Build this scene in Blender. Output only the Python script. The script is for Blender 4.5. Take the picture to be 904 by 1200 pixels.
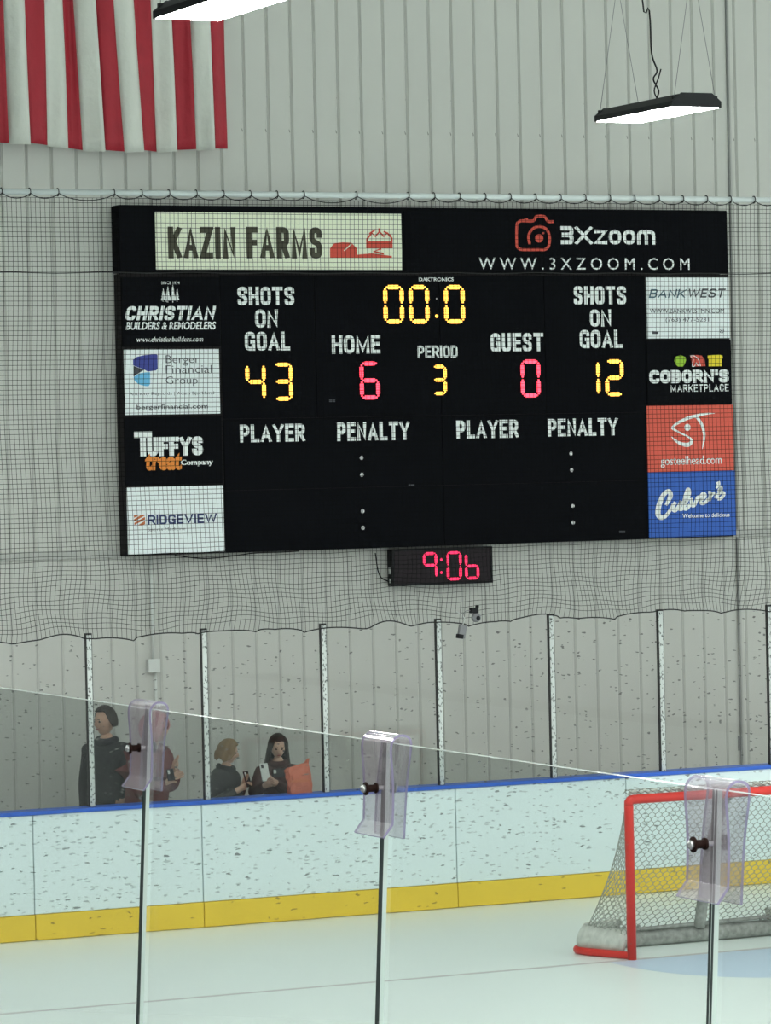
import bpy, bmesh, math, random
from mathutils import Vector, Matrix
random.seed(7)
for o in list(bpy.data.objects): bpy.data.objects.remove(o, do_unlink=True)
S = bpy.context.scene
C = S.collection

# ------------------------------------------------------------------ camera
F, YAW, PIT, ROL, H = 4345.5, 0.4311, -0.0133, -0.0222, 3.8708
FW = Vector((math.sin(YAW)*math.cos(PIT), math.cos(YAW)*math.cos(PIT), math.sin(PIT)))
R0 = Vector((math.cos(YAW), -math.sin(YAW), 0)); U0 = R0.cross(FW)
RR = R0*math.cos(ROL) + U0*math.sin(ROL); UU = -R0*math.sin(ROL) + U0*math.cos(ROL)
cd = bpy.data.cameras.new('camera'); cam = bpy.data.objects.new('camera', cd); C.objects.link(cam)
cd.sensor_fit = 'HORIZONTAL'; cd.sensor_width = 36; cd.lens = F/904*36; cd.clip_end = 200; cd.clip_start = .1
m = Matrix((RR, UU, -FW)).transposed().to_4x4(); m.translation = (0, 0, H); cam.matrix_world = m
S.camera = cam
# ------------------------------------------------------------------ world, exposure
w = bpy.data.worlds.new('world'); S.world = w; w.use_nodes = True
w.node_tree.nodes['Background'].inputs[0].default_value = (0.86, 0.93, 0.90, 1)
w.node_tree.nodes['Background'].inputs[1].default_value = 0.95
vs = S.view_settings; vs.view_transform = 'Standard'; vs.look = 'None'; vs.gamma = 1; vs.use_curve_mapping = False
vs.exposure = 0.45
LAMP = 92.0          # radiance of the ceiling-hung LED fixtures

# ------------------------------------------------------------------ helpers
def ray(x, y): return FW + RR*((x-452)/F) + UU*((600-y)/F)
def onY(x, y, Y): d = ray(x, y); return Vector((0, 0, H)) + d*(Y/d.y)
def onX(x, y, X): d = ray(x, y); return Vector((0, 0, H)) + d*(X/d.x)
def onZ(x, y, Z): d = ray(x, y); return Vector((0, 0, H)) + d*((Z-H)/d.z)

def link(name, me, mat=None, parent=None, kind=None, label=None):
    o = bpy.data.objects.new(name, me); C.objects.link(o)
    if mat is not None and me is not None:
        for mm in (mat if isinstance(mat, (list, tuple)) else [mat]):
            if len(me.materials) < len(mat if isinstance(mat, (list, tuple)) else [mat]): me.materials.append(mm)
    if parent is not None:
        o.parent = parent
        o.matrix_parent_inverse = Matrix.Translation(-parent.location) if parent.rotation_euler.to_quaternion().angle < 1e-6 else parent.matrix_basis.inverted()
    if kind: o['kind'] = kind
    if label: o['label'] = label
    return o
def thing(name, label, cat, loc=(0, 0, 0), group=None):
    o = bpy.data.objects.new(name, None); C.objects.link(o); o.location = loc; o.empty_display_size = .1
    o['label'] = label; o['category'] = cat
    if group: o['group'] = group
    return o
def tag(o, label, cat, group=None):
    o['label'] = label; o['category'] = cat
    if group: o['group'] = group
    return o
def tomesh(bm, name='m', smooth=False):
    me = bpy.data.meshes.new(name); bmesh.ops.recalc_face_normals(bm, faces=bm.faces); bm.to_mesh(me); bm.free()
    if smooth:
        for p in me.polygons: p.use_smooth = True
    return me
def box_bm(bm, x0, x1, y0, y1, z0, z1, bev=0, seg=1):
    vs_ = [bm.verts.new(c) for c in [(x0,y0,z0),(x1,y0,z0),(x1,y1,z0),(x0,y1,z0),(x0,y0,z1),(x1,y0,z1),(x1,y1,z1),(x0,y1,z1)]]
    fs = [bm.faces.new([vs_[i] for i in f]) for f in [(3,2,1,0),(4,5,6,7),(0,1,5,4),(1,2,6,5),(2,3,7,6),(3,0,4,7)]]
    if bev:
        es = list({e for f in fs for e in f.edges})
        bmesh.ops.bevel(bm, geom=es, offset=bev, segments=seg, affect='EDGES', profile=.5)
def box(x0, x1, y0, y1, z0, z1, bev=0, seg=1):
    bm = bmesh.new(); box_bm(bm, x0, x1, y0, y1, z0, z1, bev, seg); return tomesh(bm)
def tube_bm(bm, pts, r, n=8, closed=False, cap=True, up=None):
    pts = [Vector(p) for p in pts]; N = len(pts)
    rs = r if isinstance(r, (list, tuple)) else [r]*N
    rings = []; a = None
    for i, p in enumerate(pts):
        if closed: t = pts[(i+1) % N]-pts[i-1]
        else: t = pts[min(i+1, N-1)]-pts[max(i-1, 0)]
        t.normalize()
        if a is None: a = t.orthogonal().normalized() if up is None else (Vector(up)-t*Vector(up).dot(t)).normalized()
        a = (a-t*a.dot(t)).normalized(); b = t.cross(a)
        rings.append([bm.verts.new(p+(a*math.cos(2*math.pi*k/n+math.pi/n)+b*math.sin(2*math.pi*k/n+math.pi/n))*rs[i]) for k in range(n)])
    for i in range(N if closed else N-1):
        A, B = rings[i], rings[(i+1) % N]
        for k in range(n): bm.faces.new((A[k], A[(k+1) % n], B[(k+1) % n], B[k]))
    if cap and not closed: bm.faces.new(rings[0][::-1]); bm.faces.new(rings[-1])
def tube(pts, r, n=8, closed=False, smooth=True, up=None):
    bm = bmesh.new(); tube_bm(bm, pts, r, n, closed, up=up); return tomesh(bm, smooth=smooth)
def smoothpts(pts, n=6, closed=False):
    P = [Vector(p) for p in pts]; out = []; N = len(P)
    for i in range(N if closed else N-1):
        g = (lambda k: P[k % N]) if closed else (lambda k: P[max(0, min(N-1, k))])
        p0, p1, p2, p3 = g(i-1), g(i), g(i+1), g(i+2)
        for k in range(n):
            t = k/n
            out.append(.5*((2*p1)+(p2-p0)*t+(2*p0-5*p1+4*p2-p3)*t*t+(3*p1-p0-3*p2+p3)*t**3))
    if not closed: out.append(P[-1])
    return out
def prism_x(profile, x0, x1):      # profile of (y,z) extruded along X
    bm = bmesh.new()
    A = [bm.verts.new((x0, y, z)) for y, z in profile]; B = [bm.verts.new((x1, y, z)) for y, z in profile]; n = len(A)
    for k in range(n): bm.faces.new((A[k], A[(k+1) % n], B[(k+1) % n], B[k]))
    bm.faces.new(A[::-1]); bm.faces.new(B); return tomesh(bm)

# ------------------------------------------------------------------ materials
def mat(name, col, rough=.6, metal=0, spec=.4, var=0, scale=8, bump=0, emit=None, es=0):
    mt = bpy.data.materials.new(name); mt.use_nodes = True; nt = mt.node_tree; b = nt.nodes['Principled BSDF']
    c = (*col, 1); b.inputs['Base Color'].default_value = c; b.inputs['Roughness'].default_value = rough
    b.inputs['Metallic'].default_value = metal; b.inputs['Specular IOR Level'].default_value = spec
    tc = nt.nodes.new('ShaderNodeTexCoord'); nz = nt.nodes.new('ShaderNodeTexNoise')
    nz.inputs['Scale'].default_value = scale; nz.inputs['Detail'].default_value = 4
    nt.links.new(tc.outputs['Object'], nz.inputs['Vector'])
    if var:
        mx = nt.nodes.new('ShaderNodeMix'); mx.data_type = 'RGBA'
        mx.inputs[6].default_value = tuple(v*(1-var) for v in col)+(1,); mx.inputs[7].default_value = tuple(min(1, v*(1+var)) for v in col)+(1,)
        nt.links.new(nz.outputs['Fac'], mx.inputs[0]); nt.links.new(mx.outputs[2], b.inputs['Base Color'])
    if bump:
        bp = nt.nodes.new('ShaderNodeBump'); bp.inputs['Strength'].default_value = bump; bp.inputs['Distance'].default_value = .02
        nt.links.new(nz.outputs['Fac'], bp.inputs['Height']); nt.links.new(bp.outputs[0], b.inputs['Normal'])
    if emit:
        b.inputs['Emission Color'].default_value = (*emit, 1); b.inputs['Emission Strength'].default_value = es
    return mt
def specks(mt, sx, sz, thr, keep, col, base_socket=True, off=0, rad=.5):
    """scatter of small dark scuffs: stretched Voronoi cells, only a share of the cells marked"""
    nt = mt.node_tree; b = nt.nodes['Principled BSDF']
    tc = nt.nodes.new('ShaderNodeTexCoord'); mp = nt.nodes.new('ShaderNodeMapping')
    mp.inputs['Scale'].default_value = (sx, 1e-4, sz); mp.inputs['Location'].default_value = (off, off*.3, off*.7)
    nz = nt.nodes.new('ShaderNodeTexNoise'); nz.inputs['Scale'].default_value = 1.1; nz.inputs['Detail'].default_value = 2
    ad = nt.nodes.new('ShaderNodeVectorMath'); ad.operation = 'MULTIPLY_ADD'; ad.inputs[1].default_value = (1.3, 0, 1.3)
    vo = nt.nodes.new('ShaderNodeTexVoronoi'); vo.inputs['Scale'].default_value = 1; vo.inputs['Randomness'].default_value = 1
    nt.links.new(tc.outputs['Object'], mp.inputs[0]); nt.links.new(mp.outputs[0], nz.inputs['Vector'])
    nt.links.new(nz.outputs['Color'], ad.inputs[0]); nt.links.new(mp.outputs[0], ad.inputs[2]); nt.links.new(ad.outputs[0], vo.inputs['Vector'])
    lt = nt.nodes.new('ShaderNodeMath'); lt.operation = 'LESS_THAN'; lt.inputs[1].default_value = thr
    nt.links.new(vo.outputs['Distance'], lt.inputs[0])
    sp = nt.nodes.new('ShaderNodeSeparateColor'); nt.links.new(vo.outputs['Color'], sp.inputs[0])
    gt = nt.nodes.new('ShaderNodeMath'); gt.operation = 'LESS_THAN'; gt.inputs[1].default_value = keep
    nt.links.new(sp.outputs[0], gt.inputs[0])
    ml = nt.nodes.new('ShaderNodeMath'); ml.operation = 'MULTIPLY'; nt.links.new(lt.outputs[0], ml.inputs[0]); nt.links.new(gt.outputs[0], ml.inputs[1])
    m2 = nt.nodes.new('ShaderNodeMath'); m2.operation = 'MULTIPLY'; nt.links.new(ml.outputs[0], m2.inputs[0]); nt.links.new(sp.outputs[1], m2.inputs[1])
    m3 = nt.nodes.new('ShaderNodeMath'); m3.operation = 'MULTIPLY_ADD'; m3.inputs[1].default_value = .6; nt.links.new(m2.outputs[0], m3.inputs[0])
    m4 = nt.nodes.new('ShaderNodeMath'); m4.operation = 'MULTIPLY'; m4.inputs[1].default_value = .4; nt.links.new(ml.outputs[0], m4.inputs[0]); nt.links.new(m4.outputs[0], m3.inputs[2])
    if base_socket:
        mx = nt.nodes.new('ShaderNodeMix'); mx.data_type = 'RGBA'; mx.inputs[7].default_value = (*col, 1)
        src = b.inputs['Base Color'].links[0].from_socket if b.inputs['Base Color'].links else None
        if src: nt.links.new(src, mx.inputs[6])
        else: mx.inputs[6].default_value = b.inputs['Base Color'].default_value
        nt.links.new(m3.outputs[0], mx.inputs[0]); nt.links.new(mx.outputs[2], b.inputs['Base Color'])
    return m3.outputs[0]
def glass(name, tint, r0=.04, haze=0, hazecol=(.9, .9, .9), speck=None, rough=.0):
    """clear sheet: transmission with Fresnel reflection at each face, optional surface haze and puck scuffs"""
    mt = bpy.data.materials.new(name); mt.use_nodes = True; nt = mt.node_tree; L = nt.links
    b = nt.nodes['Principled BSDF']; out = nt.nodes['Material Output']
    b.inputs['Base Color'].default_value = (*hazecol, 1); b.inputs['Roughness'].default_value = .6
    lw = nt.nodes.new('ShaderNodeLayerWeight'); lw.inputs['Blend'].default_value = .5
    pw = nt.nodes.new('ShaderNodeMath'); pw.operation = 'POWER'; pw.inputs[1].default_value = 5; L.new(lw.outputs['Facing'], pw.inputs[0])
    ma = nt.nodes.new('ShaderNodeMath'); ma.operation = 'MULTIPLY_ADD'; ma.inputs[1].default_value = 1-r0; ma.inputs[2].default_value = r0; L.new(pw.outputs[0], ma.inputs[0])
    tr = nt.nodes.new('ShaderNodeBsdfTransparent'); tr.inputs[0].default_value = (*tint, 1)
    gl = nt.nodes.new('ShaderNodeBsdfGlossy'); gl.inputs['Roughness'].default_value = rough; gl.inputs['Color'].default_value = (1, 1, 1, 1)
    m1 = nt.nodes.new('ShaderNodeMixShader'); L.new(ma.outputs[0], m1.inputs[0]); L.new(tr.outputs[0], m1.inputs[1]); L.new(gl.outputs[0], m1.inputs[2])
    last = m1.outputs[0]
    if haze:
        m2 = nt.nodes.new('ShaderNodeMixShader'); m2.inputs[0].default_value = haze; L.new(last, m2.inputs[1]); L.new(b.outputs[0], m2.inputs[2]); last = m2.outputs[0]
    if speck:
        fac = specks(mt, *speck, (0, 0, 0), base_socket=False)
        df = nt.nodes.new('ShaderNodeBsdfDiffuse'); df.inputs[0].default_value = (.19, .19, .18, 1)
        m3 = nt.nodes.new('ShaderNodeMixShader'); L.new(fac, m3.inputs[0]); L.new(last, m3.inputs[1]); L.new(df.outputs[0], m3.inputs[2]); last = m3.outputs[0]
    L.new(last, out.inputs[0]); return mt
M = {}
M['wall'] = mat('painted metal cladding', (.555, .56, .52), .55, var=.05, scale=1.2)
specks(M['wall'], 3.2, 4.5, .05, .30, (.24, .24, .22), off=3)
specks(M['wall'], 12, 10, .08, .10, (.22, .22, .2), off=13)
M['wallgap'] = mat('cladding backing', (.42, .42, .395), .7, var=.03)
M['trim'] = mat('cladding trim', (.44, .445, .415), .5, var=.03)
M['dtrim'] = mat('dark sealant joint', (.24, .245, .235), .6, var=.03)
M['dimwall'] = mat('unseen wall darkened for glass reflections', (.055, .055, .06), .8, var=.1)  # colour kept dark so the near glass reflects little
M['ceil'] = mat('white insulated ceiling', (.7, .72, .7), .8, var=.03)
M['concrete'] = mat('concrete floor', (.30, .30, .29), .8, var=.12, scale=3)
M['ice'] = mat('ice', (.87, .95, .92), .32, spec=.35, var=.035, scale=.7)
M['crease'] = mat('painted ice crease', (.60, .74, .90), .32, var=.06, scale=5)
M['goalline'] = mat('faded line under ice', (.60, .58, .58), .4, var=.1)
M['board'] = mat('white dasher board', (.79, .90, .91), .45, var=.03, scale=1.5)
specks(M['board'], 11, 36, .25, .36, (.24, .27, .27), off=0)
specks(M['board'], 17, 46, .33, .26, (.30, .34, .34), off=21)
specks(M['board'], 5, 9, .07, .40, (.20, .22, .22), off=11)
M['kick'] = mat('yellow kick plate', (.86, .60, .055), .5, var=.08, scale=4)
specks(M['kick'], 12, 30, .26, .16, (.25, .18, .04), off=5)
M['cap'] = mat('blue cap rail', (.035, .135, .62), .4, var=.05)
M['post'] = mat('scuffed white aluminium post', (.60, .63, .61), .4, var=.06, scale=6)
specks(M['post'], 70, 40, .42, .55, (.04, .04, .04), off=2)
M['postside'] = mat('black post gasket', (.035, .035, .035), .6, var=.03)
M['glass'] = glass('clear rink glass', (.92, .94, .93), .04)
M['glassedge'] = mat('polished glass edge', (.66, .74, .70), .2, spec=.6, var=.03)
M['enddark'] = mat('pane end darkened as refraction', (.03, .04, .04), .5, var=.03)  # dark part of each pane end, painted in place of refraction
M['farglass'] = glass('scuffed rink glass', (.985, .985, .98), .018, speck=(19, 36, .21, .30), haze=.0)
M['poly'] = glass('clear polycarbonate', (.93, .905, .93), .07, haze=.13, hazecol=(.88, .80, .84), rough=.10)
M['polyedge'] = glass('violet polycarbonate edge', (.55, .48, .70), .05, haze=.45, hazecol=(.30, .26, .42))
M['steel'] = mat('zinc bolt', (.62, .62, .62), .3, metal=.9, var=.03)
M['rust'] = mat('dark rubber sleeve', (.020, .009, .007), .7, spec=.1, var=.1, scale=60)
M['black'] = mat('black scoreboard face', (.0055, .006, .008), .85, spec=.04, var=.1, scale=3)
M['black2'] = mat('black painted cabinet', (.0055, .006, .008), .85, spec=.05, var=.05)
M['sidemetal'] = mat('dark cabinet side', (.018, .016, .017), .7, spec=.1, var=.05)
M['cream'] = mat('cream sign face', (.84, .88, .69), .5, var=.02)
M['white'] = mat('white sign face', (.86, .92, .92), .5, var=.02)
M['paint'] = mat('white vinyl lettering', (.88, .92, .90), .5, var=.02)
M['olive'] = mat('olive lettering', (.055, .052, .03), .5, var=.02)
M['red'] = mat('red print', (.66, .075, .045), .5, var=.02)
M['signred'] = mat('coral red sign face', (.74, .105, .065), .5, var=.02)
M['signblue'] = mat('blue sign face', (.025, .115, .50), .5, var=.02)
M['navy'] = mat('navy print', (.025, .04, .14), .5, var=.02)
M['indigo'] = mat('indigo print', (.04, .055, .30), .5, var=.02)
M['sky'] = mat('sky blue print', (.16, .52, .80), .5, var=.02)
M['grey'] = mat('grey print', (.06, .065, .075), .5, var=.02)
M['teal'] = mat('slate blue print', (.06, .13, .17), .5, var=.02)
M['orange'] = mat('orange print', (.85, .27, .035), .5, var=.02)
M['rust2'] = mat('burnt orange print', (.58, .17, .06), .5, var=.02)
M['green'] = mat('apple green print', (.35, .60, .03), .5, var=.02)
M['yellow'] = mat('yellow print', (.85, .68, .02), .5, var=.02)
M['amber'] = mat('lit amber LED', (.9, .5, .1), .5, var=.02, emit=(1.0, .50, .065), es=1.75)
M['redled'] = mat('lit red LED', (.9, .1, .15), .5, var=.02, emit=(1.0, .045, .085), es=2.1)
M['clockled'] = mat('lit crimson LED', (.9, .05, .15), .5, var=.02, emit=(1.0, .02, .10), es=1.0)
M['colon'] = mat('white plastic lens', (.75, .75, .75), .4, var=.02)
M['clockface'] = mat('dark glossy clock face', (.010, .005, .008), .08, spec=.22, var=.03)
M['net'] = mat('black knotted net', (.006, .0065, .006), .9, spec=.02, var=.1)
M['pipe'] = mat('galvanised pipe', (.66, .72, .71), .35, var=.05)
M['rope'] = mat('black rope', (.02, .02, .02), .8, var=.1)
M['flagred'] = mat('red nylon', (.36, .012, .026), .55, var=.12, scale=7, bump=.8)
M['flagwhite'] = mat('white nylon', (.64, .66, .60), .55, var=.05, scale=7, bump=.8)
M['flagblue'] = mat('navy nylon', (.02, .03, .14), .55, var=.08, scale=7, bump=.8)
M['lampbody'] = mat('black lamp housing', (.022, .023, .025), .6, spec=.2, var=.05)
M['lamp'] = mat('lit LED diffuser', (.9, .9, .9), .5, var=.02, emit=(.96, 1.0, .975), es=LAMP)
M['goalred'] = mat('red goal tube', (.68, .038, .028), .4, var=.10, scale=9)
specks(M['goalred'], 30, 30, .16, .3, (.25, .12, .10), off=8)
M['goalnet'] = mat('white goal netting', (.34, .36, .32), .8, var=.1)
M['pad'] = mat('dirty white goal padding', (.60, .62, .57), .7, var=.4, scale=18)
M['padgrey'] = mat('scuffed grey goal padding', (.30, .31, .29), .7, var=.7, scale=22)
M['jbox'] = mat('grey steel box', (.66, .69, .66), .4, var=.03)
M['dark'] = mat('dark plastic', (.015, .015, .017), .6, spec=.15, var=.05)
M['midgrey'] = mat('grey plastic', (.20, .20, .21), .45, var=.05)

# ------------------------------------------------------------------ the setting
YB, YW = 28.938, 31.138
YF = YW-.20                       # scoreboard face
fl = link('floor', box(-9, 27, -6, YW+.3, -.30, -.02), M['concrete'], kind='structure')
ice = link('floor', None, kind='structure'); 
bpy.data.objects.remove(ice)
ice = link('floor', box(2.75, 25.9, -6, YB+.05, -.02, 0), M['ice'], kind='structure')
ice['label'] = 'pale mint ice sheet of the rink'
YG, XGOAL = 25.15, 13.575
link('goal_line', box(2.9, 25.8, YG-.03, YG+.03, 0.0005, .0015), M['goalline'], ice)
bm = bmesh.new(); cx = XGOAL+.93
arc = [(cx+1.15*math.cos(a), YG-.04-1.55*math.sin(a)**.8) for a in [math.pi*k/32 for k in range(33)]]
v0 = [bm.verts.new((x, y, .0008)) for x, y in arc]; bm.faces.new(v0)
link('goal_crease', tomesh(bm), M['crease'], ice)
link('ceiling', box(-9, 27, -6, YW+.3, 12, 12.2), M['ceil'], kind='structure')
link('wall_left', box(-9.2, -9, -6, YW+.3, -.02, 12), M['dimwall'], kind='structure')
# end wall: backing + cladding panels (upper run laps over the lower run)
wall = link('wall_end', box(5, 27, YW+.009, YW+.3, -.02, 12), M['wallgap'], kind='structure')
link('wall_end_left', box(-9, 4.99, YW+.009, YW+.3, -.02, 12), M['dimwall'], kind='structure')  # unseen stretch of end wall, split off and darkened to dim glass reflections
ZLAP = onY(60, 651, YW).z
PITCH = .2335; XR = 14.397
def panel_mesh(z0, z1, proud):
    g, c, d = .006, .013, .009
    hw = PITCH/2
    prof = [(-hw+g, YW+d), (-hw+g+c, YW-proud), (hw-g-c, YW-proud), (hw-g, YW+d)]
    bm = bmesh.new()
    A = [bm.verts.new((x, y, z0)) for x, y in prof]; B = [bm.verts.new((x, y, z1)) for x, y in prof]
    for k in range(4): bm.faces.new((A[k], A[(k+1) % 4], B[(k+1) % 4], B[k]))
    bm.faces.new(A[::-1]); bm.faces.new(B); return tomesh(bm)
up, lo = panel_mesh(ZLAP, 11.98, .006), panel_mesh(-.01, ZLAP-.012, 0)
up.materials.append(M['wall']); lo.materials.append(M['wall'])
for k in range(-26, 30):
    for me in (up, lo):
        o = link('wall_panel', me, None, wall); o.location.x += XR+(k+.5)*PITCH
o = link('lap_flashing', box(8.2, 21.4, YW-.026, YW-.006, ZLAP-.036, ZLAP+.036, .004), M['trim'], wall)
xs = onY(859, 440, YW).x
link('trim_1', box(xs-.005, xs+.005, YW-.022, YW-.0065, -.01, 11.98), M['dtrim'], kind='structure')
link('trim_2', box(xs+.016, xs+.034, YW-.016, YW-.0065, -.01, 11.98), M['trim'], kind='structure')

# ------------------------------------------------------------------ hanging LED lamps
def lamp_meshes():
    L, W_ = 1.10, .37
    # housing: long tray with sloped shoulders, profile in (x,z)
    prof = [(-W_/2, 0), (-W_/2, .035), (-W_/2+.06, .085), (W_/2-.06, .085), (W_/2, .035), (W_/2, 0), (W_/2-.012, 0), (W_/2-.012, .02), (-W_/2+.012, .02), (-W_/2+.012, 0)]
    bm = bmesh.new(); A = [bm.verts.new((x, -L/2+.01, z)) for x, z in prof]; B = [bm.verts.new((x, L/2-.01, z)) for x, z in prof]
    n = len(prof)
    for k in range(n): bm.faces.new((A[k], A[(k+1) % n], B[(k+1) % n], B[k]))
    house = tomesh(bm); house.materials.append(M['lampbody'])
    e = [(-W_/2, -.002), (-W_/2, .038), (-W_/2+.07, .092), (W_/2-.07, .092), (W_/2, .038), (W_/2, -.002)]
    bm = bmesh.new(); A = [bm.verts.new((x, 0, z)) for x, z in e]; B = [bm.verts.new((x, .014, z)) for x, z in e]
    for k in range(6): bm.faces.new((A[k], A[(k+1) % 6], B[(k+1) % 6], B[k]))
    bm.faces.new(A[::-1]); bm.faces.new(B); cap = tomesh(bm); cap.materials.append(M['lampbody'])
    dif = box(-W_/2+.013, W_/2-.013, -L/2+.015, L/2-.015, -.004, .012); dif.materials.append(M['lamp'])
    sc = tube([(0, 0, -.006), (0, 0, .006)], .006, 6); sc.materials.append(M['steel'])
    return house, cap, dif, sc, L, W_
LH, LC, LD, LS, LL, LW = lamp_meshes()
def lamp(x, y, z, label, zt=12.0):
    t = thing('hanging_lamp', label, 'lamp', (x, y, z), 'LED high-bay lamps over the rink')
    def put(n, me, dx=0, dy=0, dz=0, mt=None):
        o = link(n, me, mt); o.parent = t; o.location = (dx, dy, dz); return o
    put('housing', LH); put('diffuser', LD)
    put('end_cap', LC, 0, -LL/2); put('end_cap', LC, 0, LL/2-.014)
    for sx in (-1, 1):
        for sy in (-1, 1):
            b = put('bracket', box(-.012, .012, -.012, .012, 0, .03), sx*(LW/2-.03), sy*(LL/2-.03), .045, M['lampbody'])
    for sy in (-1, 1):         # V-shaped hanger wires
        for sx in (-1, 1):
            put('hanger_wire', tube([(sx*(LW/2-.03), sy*(LL/2-.03), .07), (0, sy*(LL/2-.03), .95)], .0022, 4), mt=M['midgrey'])
        put('hanger_wire', tube([(0, sy*(LL/2-.03), .95), (0, sy*(LL/2-.03), zt-z)], .0022, 4), mt=M['midgrey'])
    c = smoothpts([(.0, .02, .09), (.03, .02, .16), (-.01, .02, .24), (.02, .02, .30), (-.02, .02, .42), (-.03, .02, .7), (-.1, .02, 1.2), (-.12, .02, zt-z)], 5)
    put('power_cord', tube(c, .006, 5), mt=M['dark'])
    put('power_cord', tube(smoothpts([(.03, .02, .09), (-.005, .02, .16), (.03, .02, .25), (.05, .02, .31)], 5), .005, 5), mt=M['dark'])
    return t
ZL = 6.18
A = onZ(697, 142.5, ZL); B = onZ(754, 144, ZL)
lx, ly = A.x+LW/2, A.y-LL/2
A2 = onZ(179.3, 21.6, ZL); kx, ky = A2.x+LW/2, A2.y-LL/2
lamp(lx, ly, ZL, 'black framed LED lamp hanging in full view above the right half of the scoreboard')
lamp(kx, ky, ZL, 'LED lamp cut off by the top of the picture in front of the flag')
DX, DY = lx-kx, ly-ky
hid = 0
for i in range(-2, 5):
    for j in range(-5, 3):
        x = kx+i*DX; y = ky+(DY if i % 2 else 0)+j*2*DY
        if y > 29 or y < -5 or x > 25: continue
        if (i, j) in ((0, 0), (1, 0)): continue
        a = math.atan2(x, y) if y > 0 else 9
        if abs(a-YAW) < .145 and y > 3: continue
        lamp(x, y, ZL, 'LED lamp of the rink rows outside the picture')

# ------------------------------------------------------------------ flag
flag = thing('flag', 'large red and white striped flag hanging upright at upper left', 'flag', tuple(onY(130, 175, YW-.16)))
FY = YW-.16
bot = [-6, 11, 33.5, 56, 81, 99, 121.5, 144, 167.5, 186.5, 209, 230, 248.5, 266.5]
top = [-16, 2.5, 26, 51.5, 75, 87.5, 111, 131, 156, 178.5, 201, 221, 243, 262.5]
yb = [168, 169, 170, 171.5, 174, 177, 178, 179.5, 178, 178.5, 177, 176.5, 176.5, 176]
def flag_pt(u, z):            # u in stripe units
    i = min(12, max(0, int(u))); f = u-i
    xb = onY(bot[i]*(1-f)+bot[i+1]*f, 175, FY).x; xt = onY(top[i]*(1-f)+top[i+1]*f, 0, FY).x
    z0, z1 = onY(130, 175, FY).z, onY(130, 0, FY).z
    t = min(1.6, (z-z0)/(z1-z0)); x = xb*(1-t)+xt*t
    y = FY+.05*math.sin(u*1.25+.6+.25*z)+.018*math.sin(u*3.1+.8*z)+.010*math.sin(u*5.3-2.2*z)
    return Vector((x, y, z))
ztop = 10.9
for i in range(13):
    bm = bmesh.new(); NU, NZ = 5, 40; g = []
    for a in range(NU+1):
        u = i+a/NU; k = min(12, int(u)); f = u-k
        zb = onY((bot[k]*(1-f)+bot[k+1]*f), yb[k]*(1-f)+yb[k+1]*f, FY).z + (.012 if i % 2 == 0 else 0)
        zt = ztop if i < 6 else ztop
        g.append([bm.verts.new(flag_pt(u, zb+(zt-zb)*b/NZ)) for b in range(NZ+1)])
    for a in range(NU):
        for b in range(NZ): bm.faces.new((g[a][b], g[a+1][b], g[a+1][b+1], g[a][b+1]))
    me = tomesh(bm, smooth=True)
    o = link('stripe', me, M['flagred'] if i % 2 == 0 else M['flagwhite'], flag)
    sd = o.modifiers.new('thick', 'SOLIDIFY'); sd.thickness = .004
bm = bmesh.new(); g = []
for a in range(21):
    g.append([bm.verts.new(flag_pt(a/20*7, 9.2+1.7*b/10)+Vector((0, -.012, 0))) for b in range(11)])
for a in range(20):
    for b in range(10): bm.faces.new((g[a][b], g[a+1][b], g[a+1][b+1], g[a][b+1]))
canton = link('canton', tomesh(bm, smooth=True), M['flagblue'], flag)
bm = bmesh.new()
for r in range(9):
    for c in range(6 if r % 2 == 0 else 5):
        p = flag_pt(.4+r*.77, 9.35+(c+(0 if r % 2 == 0 else .5))*.27)+Vector((0, -.02, 0))
        vs2 = [bm.verts.new(p+Vector((math.sin(k*math.pi/5)*(.075 if k % 2 == 0 else .03), 0, math.cos(k*math.pi/5)*(.075 if k % 2 == 0 else .03)))) for k in range(10)]
        bm.faces.new(vs2)
link('stars', tomesh(bm), M['flagwhite'], canton)
link('top_pole', tube([(flag_pt(-0.2, ztop).x, FY, ztop+.01), (flag_pt(13, ztop).x+.1, FY, ztop+.01)], .02, 8), M['pipe'], flag)

# ------------------------------------------------------------------ scoreboard
def slope(y): return .0055-.0362*(y-243)/407
def rectpx(x0, y0, x1, y1, Y):
    s = slope((y0+y1)/2)
    xl = onY(x0, (y0+y1)/2, Y).x; xr = onY(x1, (y0+y1)/2, Y).x
    xm = (x0+x1)/2
    return xl, xr, onY(xm, y1, Y).z, onY(xm, y0, Y).z
def text_mesh(s, bold=0, shear=0, space=1.0):
    cu = bpy.data.curves.new('t', 'FONT'); cu.body = s; cu.offset = bold; cu.shear = shear; cu.space_character = space
    cu.resolution_u = 3; cu.fill_mode = 'BOTH'; cu.extrude = 0
    ob = bpy.data.objects.new('t', cu); C.objects.link(ob); dg = bpy.context.evaluated_depsgraph_get(); dg.update()
    me = bpy.data.meshes.new_from_object(ob.evaluated_get(dg)); bpy.data.objects.remove(ob); bpy.data.curves.remove(cu)
    me.materials.clear(); return me
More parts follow.
